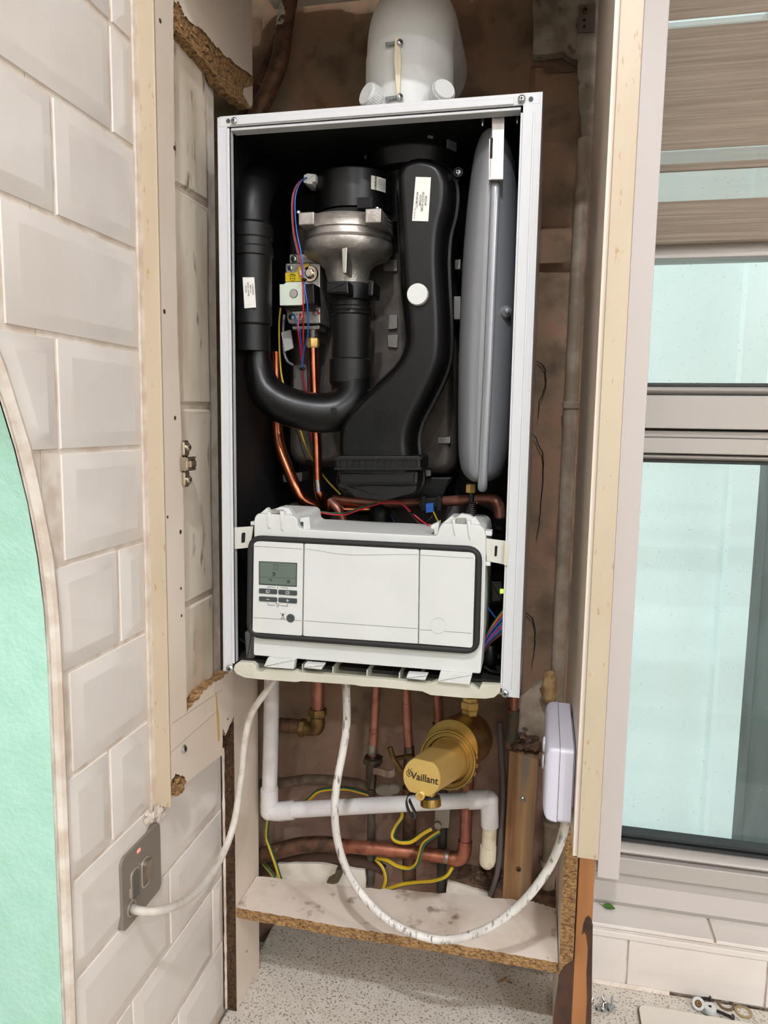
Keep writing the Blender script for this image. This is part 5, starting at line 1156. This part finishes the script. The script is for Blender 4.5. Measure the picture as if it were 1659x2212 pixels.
mb = MB(); tubep(mb, [(560, 1880, .285), (640, 1856, .28), (720, 1852, .278), (800, 1866, .276), (830, 1880, .276)], [12, 13, 13, 12, 11], 18); tag(link('tarnished_pipe', mb, mat('shaded_brown_pipe', (84, 60, 48), .7, .3)), 'dark brown pipe just under the low copper pipe', 'pipe')
mb = MB(); tubep(mb, [(958, 1700, .272), (956, 1800, .272), (953, 1925, .272)], [10, 10, 10.5], 16, 0, 2); tag(link('dark_pipe', mb, mat('blackened_pipe', (66, 62, 56), .6, .4, col2=(52, 48, 42), scale=40)), 'blackened upright pipe crossing behind the low copper pipe on the right', 'pipe')
mb = MB(); tubep(mb, [(884, 1700, .285), (884, 1900, .285)], [15, 15], 16, 0, 2); tag(link('dark_pipe', mb, COPPERX), 'brown upright pipe behind the yellow and green earth wire loops', 'pipe')
mb = MB(); mb.ball(Yp(832, 1706, .25), .012, 0, 12, (1.4, .8, .9)); mb.ball(Yp(852, 1704, .25), .009, 0, 12, (1.2, .8, 1)); mb.jit(.002, 80); tag(link('putty_lump', mb, mat('grey_putty', (150, 140, 128), .9, bump=.6, bscale=120)), 'grey putty covered joint left of the brass filter, above the white cross pipe', 'joint')
mb = MB(); slab(mb, [(940, 1745), (972, 1745), (970, 1790), (938, 1790)], .245, .262, 4, .002); q = Yp(946, 1785, .24); mb.cyl(q, q + Vector((0, .02, 0)), .006, 12); mb.jit(.001, 90); tag(link('earth_clamp', mb, mat('grey_clamp_metal', (140, 132, 122), .5, .7)), 'grey earth clamp on the blackened upright pipe', 'clamp')
# second clamp near the shelf
mb = MB(); slab(mb, [(725, 1880), (737, 1878), (738, 1892), (730, 1908), (712, 1912), (704, 1906), (722, 1896)], .235, .25, 2, .001); mb.jit(.0008, 90); tag(link('earth_clamp', mb, mat('dirty_clamp_metal', (104, 90, 70), .6, .5)), 'small dirty clamp poking up at the shelf back edge', 'clamp')

# earth wires -----------------------------------------------------------------------
def earth(pts, r, label, flip=0):
    mb = MB(); tubep(mb, pts, r, 10, ms=[(1 if (k + flip) % 5 in (0, 1) else 0) for k in range(10)])
    tag(link('earth_wire', mb, [WYEL, WGRN]), label, 'wire')
earth([(579, 1770, .262), (576, 1806, .25), (584, 1834, .24), (594, 1862, .235), (606, 1900, .232), (612, 1920, .235)], 4.2, 'yellow earth wire dropping under the left white elbow')
earth([(562, 1856, .28), (575, 1872, .27), (590, 1892, .262), (600, 1915, .26)], 4.0, 'short green and yellow earth wire in the far left corner by the shelf', 3)
earth([(655, 1738, .28), (672, 1722, .27), (688, 1709, .268), (715, 1704, .266), (750, 1704, .266), (780, 1711, .266), (802, 1718, .268)], 4.4, 'earth wire arching above the white cross pipe', 2)
earth([(866, 1742, .262), (869, 1764, .25), (855, 1785, .24), (848, 1806, .236), (860, 1818, .232), (888, 1818, .23), (914, 1800, .232), (932, 1790, .238)], 4.8, 'yellow earth wire looping below the black strap')
earth([(950, 1797, .24), (930, 1810, .232), (914, 1824, .226), (907, 1846, .222), (900, 1866, .222), (885, 1876, .224), (860, 1872, .23), (838, 1860, .238), (816, 1854, .25)], 4.8, 'earth wire curling in front of the low copper pipe', 1)
earth([(978, 1874, .24), (964, 1893, .236), (936, 1903, .234), (900, 1906, .234), (868, 1911, .236), (834, 1922, .24)], 4.4, 'earth wire lying just above the shelf, below the copper elbow', 2)
earth([(812, 1856, .255), (826, 1872, .25), (834, 1896, .246), (828, 1922, .244)], 4.2, 'short green earth wire bending down beside the grimy upright pipe', 4)
mb = MB(); tubep(mb, [(708, 1912, .24), (702, 1918, .238), (697, 1928, .238)], 4, 10); tag(link('earth_wire', mb, WYEL), 'stub of yellow wire at the small dirty clamp', 'wire')

# brass magnetic filter -------------------------------------------------------------------
fb = thing('brass_filter', 'large brass system filter with engraved maker name under the boiler', 'filter', Yp(985, 1700, .14))
Fc, Rg, Bk = Yp(910, 1679, .008), Yp(968, 1641, .130), Yp(1012, 1592, .235)
D = (Fc - Rg).normalized(); dl = (Fc - Rg).length
xr = D.cross(Vector((0, 0, 1))).normalized() * -1
if xr.x < 0: xr = -xr
zu = xr.cross(D).normalized()
if zu.z < 0: zu = -zu
d_ = ray(920, 1679 + 2.4); xr = (CAM + d_ * ((Fc - CAM).dot(D) / d_.dot(D)) - Fc).normalized(); zu = xr.cross(D).normalized() * -1
if zu.z < 0: zu = -zu
rF = pxm(42, Fc)
def facering(c, r, flat=.86, n=48):
    out = []
    for k in range(n):
        t = 2 * math.pi * k / n; x, z = math.cos(t), math.sin(t); z = max(-flat, min(flat, z)); out.append(c + xr * (r * x) + zu * (r * z))
    return out
mb = MB(); mb.loops([facering(Rg - D * .01, rF * 1.16, .9), facering(Rg + D * dl * .5, rF * 1.08, .88), facering(Fc - D * .004, rF * 1.02), facering(Fc - D * .0008, rF * 1.0), facering(Fc, rF * .97)])
ca = link('filter_cap', mb, BRASSB, fb, sharp=35)
q0 = Fc + D * .0003
mb = MB(); mb.text('Vaillant', q0 + xr * rF * .18 - zu * rF * .02, xr, zu, rF * .50, 0, .0002, True)
lc = q0 - xr * rF * .66 + zu * rF * .06; lr = rF * .155
for k in range(20):
    t0, t1 = 2 * math.pi * k / 20, 2 * math.pi * (k + 1) / 20
    def ep(t, s): return lc + xr * (lr * s * math.cos(t)) + zu * (lr * s * 1.12 * math.sin(t)) + D * .0002
    mb.face([mb.bm.verts.new(p) for p in (ep(t0, .82), ep(t1, .82), ep(t1, 1), ep(t0, 1))])
def stroke(a, b, w):
    A = lc + xr * lr * a[0] + zu * lr * a[1] + D * .0002; B = lc + xr * lr * b[0] + zu * lr * b[1] + D * .0002; d = (B - A).normalized(); s = d.cross(D).normalized() * lr * w
    mb.face([mb.bm.verts.new(p) for p in (A - s, B - s, B + s, A + s)])
for a, b in (((-.3, 1.0), (-.55, 1.7)), ((.3, 1.0), (.55, 1.7)), ((-.35, .5), (-.1, -.5)), ((.35, .5), (.1, -.5)), ((-.35, .1), (.35, .1)), ((-.2, -.3), (.2, -.3)), ((-.5, .7), (-.15, .4)), ((.5, .7), (.15, .4))): stroke(a, b, .09)
link('engraved_name', mb, ENGRAVE, ca)
mb = MB(); rR = pxm(63, Rg)
mb.lathe(Rg - D * .014, D, [(0, rR * .98), (.004, rR), (.015, rR), (.018, rR * .985), (.0182, rR * .93), (.0165, rR * .90), (.0165, rR * .78), (.012, rR * .74)], 64)
for k in range(22):
    t = 2 * math.pi * k / 22; n_ = xr * math.cos(t) + zu * math.sin(t); tt = zu * math.cos(t) - xr * math.sin(t); c = Rg + n_ * rR * .985 - D * .007
    mb.prism([c - tt * .003 - D * .005, c + tt * .003 - D * .005, c + tt * .003 + D * .005, c - tt * .003 + D * .005], n_ * .0022)
link('locking_ring', mb, BRASS, fb, sharp=35)
mb = MB(); mb.lathe(Bk - D * .010, D, [(0, rR * .55), (.006, rR * .86), (.016, rR * .95), (.06, rR * .96), ((Bk - Rg).length + .004, rR * .93)], 56); a = Yp(1014, 1560, .205); mb.lathe(a - Vector((0, 0, .03)), (0, 0, 1), [(0, pxm(32, a)), (.02, pxm(28, a)), (.034, pxm(21, a)), (.036, pxm(18, a))], 32); link('filter_body', mb, BRASS, fb, sharp=45)
mb = MB(); a = Yp(1016, 1512, .205); mb.lathe(a, (0, 0, -1), [(-.006, pxm(17, a)), (0, pxm(18, a)), (.002, pxm(21, a)), (.013, pxm(21, a)), (.015, pxm(18, a)), (.020, pxm(19, a)), (.024, pxm(17, a))], 6); link('union_nut', mb, BRASSB, fb, bevel=.001)
mb = MB(); a = Yp(930, 1722, .035); r = pxm(21, a)
ax = Vector((.1, -.25, -1)).normalized(); mb.lathe(a, ax, [(-.012, r * .6), (0, r * .6), (.0, r * .96), (.003, r), (.010, r), (.0125, r * .9)], 40)
a1, b1, _ = frame(ax)
for k in range(30):
    t = 2 * math.pi * k / 30; n_ = a1 * math.cos(t) + b1 * math.sin(t); tt = b1 * math.cos(t) - a1 * math.sin(t); c = a + n_ * r * .99; mb.prism([c - tt * .0007 + ax * .002, c + tt * .0007 + ax * .002, c + tt * .0007 + ax * .011, c - tt * .0007 + ax * .011], n_ * .001)
link('knurled_drain_cap', mb, BRASS, fb, sharp=35)
mb = MB(); mb.lathe(a + ax * .0005, ax, [(-.002, r * .98), (.0, r * 1.0), (.001, r * .98)], 32); link('rubber_washer', mb, RUBBER, fb)
mb = MB(); p = Yp(907, 1720, .000); d = Vector((-.15, -1, .05)).normalized(); r = pxm(9.5, p); mb.lathe(p - d * .026, d, [(0, r), (.020, r), (.0205, r * 1.06), (.026, r * 1.06), (.0265, r * .95), (.0265, r * .5), (.023, r * .45)], 24); link('drain_screw', mb, BRASSB, fb)
mb = MB(); w = catmull(P3([(900, 1712, .03), (884, 1716, .026), (878, 1730, .024), (882, 1750, .024), (892, 1766, .024), (898, 1760, .026), (890, 1742, .03), (884, 1728, .035)]), 6)
mb.loops([[p + Vector((-.0008, -.004, 0)), p + Vector((.0008, -.004, 0)), p + Vector((.0008, .004, 0)), p + Vector((-.0008, .004, 0))] for p in w]); part_label(link('retaining_strap', mb, mat('black_strap', (40, 38, 42), .5), fb), 'black looped cap strap')

# timber post, mortar, foam, grey cable -------------------------------------------------------
tp = thing('timber_post', 'weathered timber post screwed to the back wall right of the filter', 'post', Yp(1122, 1945, .28))
a, b = Yp(1097, 1640, .262), Yp(1158, 1940, .262); wt0 = Yp(1098, 1760, .262); wt1 = Yp(1157, 1760, .262)
mb = MB(); mb.prism([Yp(1100, 1622, .262), Yp(1164, 1642, .262), Yp(1146, 1948, .262), Yp(1085, 1942, .262)], (0, .046, 0)); link('post', mb, TIMBER, tp, bevel=.0015)
for u, v, m_ in ((1129, 1726, ZINC), (1120, 1877, mat('rusty_screw', (92, 66, 50), .6, .6))):
    mb = MB(); screw_bm(mb, Yp(u, v, .2618), (0, -1, 0), .0042); link('screw', mb, [m_, DARK], tp)
mb = MB(); random.seed(3)
for k in range(70):
    t = random.random(); q = Yp(1108 + t * 54, 1612 + t * 12 - abs(random.gauss(0, 13)), random.uniform(.268, .31)); s = random.uniform(.004, .010); mb.ball(q, s, 0, 7, (1, 1, .7))
mb.jit(.004, 110); o = tag(link('mortar_rubble', mb, MORTAR), 'crumbled mortar heaped on top of the timber post', 'rubble'); o['kind'] = 'stuff'
mb = MB(); mb.ball(Yp(1186, 1488, .285), .016, 0, 18, (.85, .8, 2.0)); mb.jit(.006, 60); mb.jit(.003, 160); tag(link('foam_lump', mb, FOAM), 'lump of yellow crusty filler stuck beside the painted pipe above the white control box', 'foam lump')
mb = MB(); tubep(mb, [(1080, 1560, .29), (1084, 1640, .285), (1087, 1720, .28), (1082, 1800, .275), (1078, 1860, .268), (1070, 1900, .262), (1058, 1935, .258)], [6, 6.5, 6.5, 6.5, 6.5, 6, 5], 12); tag(link('grey_cable', mb, GREYCABLE), 'grey cable hanging down the left side of the timber post', 'cable')
mb = MB()
for k in range(60):
    q = Vector((random.uniform(.32, .40), random.uniform(.275, .315), zs - .0025)); s = random.uniform(.0015, .005); q.z += s * .4; mb.ball(q, s, 0, 6, (1, 1, .6))
mb.jit(.002, 140); o = tag(link('brick_dust', mb, MORTAR), 'reddish rubble and dust in the gap behind the shelf', 'rubble'); o['kind'] = 'stuff'
mb = MB(); mb.hexa((.30, .269, zs - .03), (XR - .001, YB + .004, zs - .003)); struct('trim_2', mb, MORTAR)

# ================================================================== CABLES AND CONTROL
def cabtube(pts, r, n=14): mb = MB(); w = catmull(pts, 8); mb.tube(w, r, n); return mb
lc_ = [Yp(596, 1462, .09), Yp(585, 1482, .085), Yp(560, 1514, .08), Yp(541, 1548, .08), Yp(529, 1600, .082), Yp(524, 1650, .085), Yp(518, 1702, .085), Yp(506, 1775, .075), Xp(486, 1835, -.022), Xp(452, 1896, -.018), Xp(412, 1938, -.014), Xp(370, 1960, -.012), Xp(330, 1969, -.018), Xp(300, 1967, -.034), SPUR + Vector((.002, 0, 0)), SPUR + Vector((.0005, 0, 0))]
tag(link('power_flex', cabtube(lc_, .0052), CABLE), 'grubby white flex running from the steel switch plate up under the boiler', 'cable')
TH = Vector((.4585, -.02, -.115))
rc_ = [Yp(746, 1464, .095), Yp(748, 1490, .09), Yp(749, 1560, .08), Yp(742, 1615, .075), Yp(728, 1690, .07), Yp(723, 1750, .068), Yp(730, 1820, .066), Yp(752, 1885, .064), Yp(788, 1940, .062), Yp(835, 1985, .060), Yp(890, 2015, .057), Yp(950, 2030, .053), Yp(1010, 2022, .048), Yp(1070, 1996, .042), Yp(1130, 1948, .034), Yp(1180, 1884, .024), Yp(1208, 1826, .014), Yp(1219, 1788, .008), Yp(1222, 1770, .006)]
tag(link('control_flex', cabtube(rc_, .0058), CABLES), 'paint-streaked white flex looping from the boiler down to the control box', 'cable')

# wireless control box on the right side
wc_ = thing('control_receiver', 'pale lilac-white control box on the right cupboard side with cable below', 'control box', Xp(1245, 1785, XR))
# px: front face (towards the room) and the top
xb = XR - .0022
ysf = -.062
z_bot = Yp(1235, 1783, ysf).z; z_top = Yp(1240, 1622, ysf).z
xl_ = Yp(1197, 1700, ysf).x; xm_ = Yp(1214, 1700, ysf).x
ybk = ysf + .155
def sect(x0, x1, ins):
    return [(x0, 0), (x1, 0)]
def rr_yz(g, r=.004): return rrect((ysf + ybk) / 2, (z_bot + z_top) / 2, (ybk - ysf) - 2 * g, (z_top - z_bot) - 2 * g, r, 5)
xmid = xb - .0165; xfr = xb - .0335
mb = MB(); mb.loops([[Vector((x, a, b)) for a, b in rr_yz(g, .006)] for x, g in ((xb, .0015), (xb - .001, .0), (xmid + .0004, .0), (xmid + .0004, .001))]); link('back_shell', mb, LILACP, wc_, sharp=50)
mb = MB(); mb.loops([[Vector((x, a, b)) for a, b in rr_yz(g, .003)] for x, g in ((xmid + .0004, .0012), (xmid - .0002, .0012))]); link('case_seam', mb, DARK, wc_)
mb = MB(); mb.loops([[Vector((x, a, b)) for a, b in rr_yz(g, .003 + g * .6)] for x, g in ((xmid - .0002, .0), (xfr + .010, .0005), (xfr + .005, .0018), (xfr + .0022, .0045), (xfr + .0006, .009), (xfr, .015))]); fs = link('front_shell', mb, LILACP, wc_, sharp=60)
zcn = (z_bot + z_top) / 2
for k, dz in enumerate((.028, .006)):
    mb = MB(); mb.lathe((xfr + .0004, ysf + .055, zcn + dz - .002), (-1, 0, 0), [(0, .0095), (.002, .0095), (.003, .008)], 24); link('round_button', mb, LILACP, wc_)
mb = MB()
for dz in (0, .0035): mb.hexa((xfr - .0003, ysf + .03, zcn + .012 + dz), (xfr + .001, ysf + .042, zcn + .0135 + dz))
link('printed_mark', mb, PRINT, wc_)
mb = MB(); mb.hexa((xb, ysf + .02, z_bot + .012), (XR - .0002, ysf + .13, z_top - .012)); link('wall_plate', mb, mat('white_back_plate', (206, 200, 204), .5), wc_)

# ================================================================== LOOSE THINGS ON WORKTOP AND SILL
mb = MB(); P = [(0, 0), (.25, .30), (.5, .36), (.75, .26), (1, 0), (.75, -.26), (.5, -.36), (.25, -.30)]
a, b = Zp(1301, 1958, -.5118), Zp(1329, 1966, -.5118); d = (b - a); s = Vector((0, 0, 1)).cross(d); a.z += .0006
top = [a + d * x + s * y + Vector((0, 0, .002 + .0022 * math.sin(x * 3.1))) for x, y in P]; mid_ = [a + d * x + Vector((0, 0, .0007)) for x in (0, .25, .5, .75, 1)]
lo = [p.copy() for p in top]
for p in lo: p.z -= .0006
mb.loops([top, lo]); mb.tube([a - d * .28 + s * .15 + Vector((0, 0, .0012)), a + Vector((0, 0, .0022))], .0005, 6)
tag(link('leaf', mb, LEAF), 'small green leaf lying on the tiled window sill', 'leaf')
def loose_screw(p, d, l, r, name, label, m_, grp=None, csk=False):
    """a lying screw: threaded shank and head"""
    d = Vector(d).normalized(); p = Vector(p); t = thing(name, label, 'screw', p, grp)
    mb = MB(); n_ = int(l / .0011); pr = []
    for k in range(n_): 
        f = k / n_; w = r * (1 if f < .75 else (1 - f) / .25 * .8 + .2); pr += [(l * f, w * .72), (l * (f + .5 / n_), w)]
    pr.append((l, .0003)); mb.lathe(p, d, pr, 10); link('shank', mb, m_, t)
    mb = MB(); screw_bm(mb, p + d * .001, -d, r * 2.15); link('head', mb, [m_, DARK], t)
    return t
zt_c = ZC
heap = [(1290, 2178, (.5, .6, -.0)), (1301, 2181, (.2, .9, .1)), (1308, 2168, (-.3, .8, .1)), (1316, 2180, (.7, .6, .0)), (1311, 2174, (.9, -.2, .3)), (1321, 2172, (.1, .8, 1.4))]
names = ['leftmost shiny screw of the heap beside the brown batten', 'shiny screw at the front middle of the screw heap', 'shiny screw at the back of the screw heap', 'shiny screw at the front right of the screw heap', 'shiny screw lying across the middle of the screw heap', 'shiny screw standing point up in the screw heap']
for (u, v, d), nm in zip(heap, names):
    q = Zp(u, v, ZC + .0045); loose_screw(q, d if d[2] < 1 else (.1, .5, .8), .015, .0021, 'loose_screw', nm, ZINC, 'loose zinc screws')
loose_screw(Zp(1276, 2165, ZC + .004), (.3, .9, 0), .013, .002, 'loose_screw', 'shiny screw half hidden behind the brown batten', ZINC, 'loose zinc screws')
def washer(u, v, ro, ri, h, name, label, m_):
    c = Zp(u, v, ZC); mb = MB(); mb.lathe(c + Vector((0, 0, .0002)), (0, 0, 1), [(0, ri), (0, ro), (h * .3, ro + .0002), (h, ro), (h, ri), (0, ri)], 36, 0, False); tag(link(name, mb, m_), label, 'washer')
washer(1568, 2171, .0136, .0096, .0022, 'fibre_washer', 'brown ring washer touching the brassy one', mat('brown_fibre', (108, 88, 68), .6))
washer(1606, 2187, .0136, .0100, .0020, 'sealing_ring', 'pale brassy ring washer at the far right of the worktop', mat('pale_brass_ring', (168, 148, 106), .45, .4))
t = thing('plastic_cap', 'white plastic cap tipped up with a brass screw head inside', 'cap', Zp(1508, 2172, ZC))
c = Zp(1508, 2168, ZC + .010); d = Vector((.1, -.75, .62)).normalized()
mb = MB(); mb.lathe(c - d * .006, d, [(0, .0075), (.003, .0100), (.008, .0102), (.009, .0094), (.007, .0070), (.0065, .002)], 28); link('cap_shell', mb, WHITEP, t)
mb = MB(); screw_bm(mb, c + d * .001, d, .0055); link('screw_head', mb, [BRASSD, DARK], t)
c = Zp(1533, 2184, ZC); t = thing('plastic_cap', 'white plastic cap standing flat with a small hole in the middle', 'cap', c)
mb = MB(); mb.lathe(c + Vector((0, 0, .0002)), (0, 0, 1), [(0, .0094), (.0002, .0102), (.007, .0102), (.0085, .0094), (.0085, .002), (.006, .0018)], 32); link('cap_shell', mb, WHITEP, t)
mb = MB(); mb.lathe(c + Vector((0, 0, .0086)), (0, 0, 1), [(0, .0026), (.0003, .0026)], 16); link('hole', mb, DARK, t)
loose_screw(Zp(1500, 2172, ZC + .004), (.75, -.65, -.04), .028, .0022, 'loose_screw', 'plain steel screw lying under the tipped white cap', ZINC)
loose_screw(Zp(1582, 2198, ZC + .0045), (-.85, .45, -.06), .040, .0026, 'loose_screw', 'long dark screw lying in front of the brown ring washer', mat('dark_steel', (84, 78, 74), .5, .7))
loose_screw(Zp(1532, 2156, ZC + .004), (-.9, -.3, 0), .018, .0026, 'loose_screw', 'dark screw behind the tipped white cap, by the mouldy seam', mat('dark_steel', (84, 78, 74)))
# pale board at the bottom right
a = Zp(1376, 2180, ZC); b = Zp(1650, 2218, ZC)
t = thing('pale_board', 'pale round-cornered board with a dark rim lying on the worktop', 'board', ((a.x + .25), a.y - .1, ZC))
o = rrect(a.x + .16 , a.y - .078, .32, .17, .014)
mb = MB(); mb.loops([[Vector((x, y, ZC + .0003)) for x, y in o], [Vector((x, y, ZC + .004)) for x, y in o], [Vector((p.x, p.y, ZC + .0046)) for p in offset_poly(o, .0008)]]); link('rim', mb, mat('dark_rim', (96, 84, 74), .5), t)
o2 = [(p.x, p.y) for p in offset_poly(o, .0022)]
mb = MB(); mb.loops([[Vector((x, y, ZC + .0045)) for x, y in o2], [Vector((x, y, ZC + .0062)) for x, y in o2], [Vector((p.x, p.y, ZC + .0068)) for p in offset_poly(o2, .001)]]); link('board_top', mb, mat('pale_board_face', (224, 216, 204), .3), t)
mb = MB(); q = Zp(1078, 2120, ZC + .0005); mb.tube([q, q + Vector((.01, .004, .002)), q + Vector((.022, .0, .001))], .0015, 6); mb.tube([q + Vector((.006, .002, .001)), q + Vector((.012, .012, .001))], .0012, 6); tag(link('splinter', mb, CHIP), 'small brown splinter on the worktop in the shade of the shelf', 'debris')
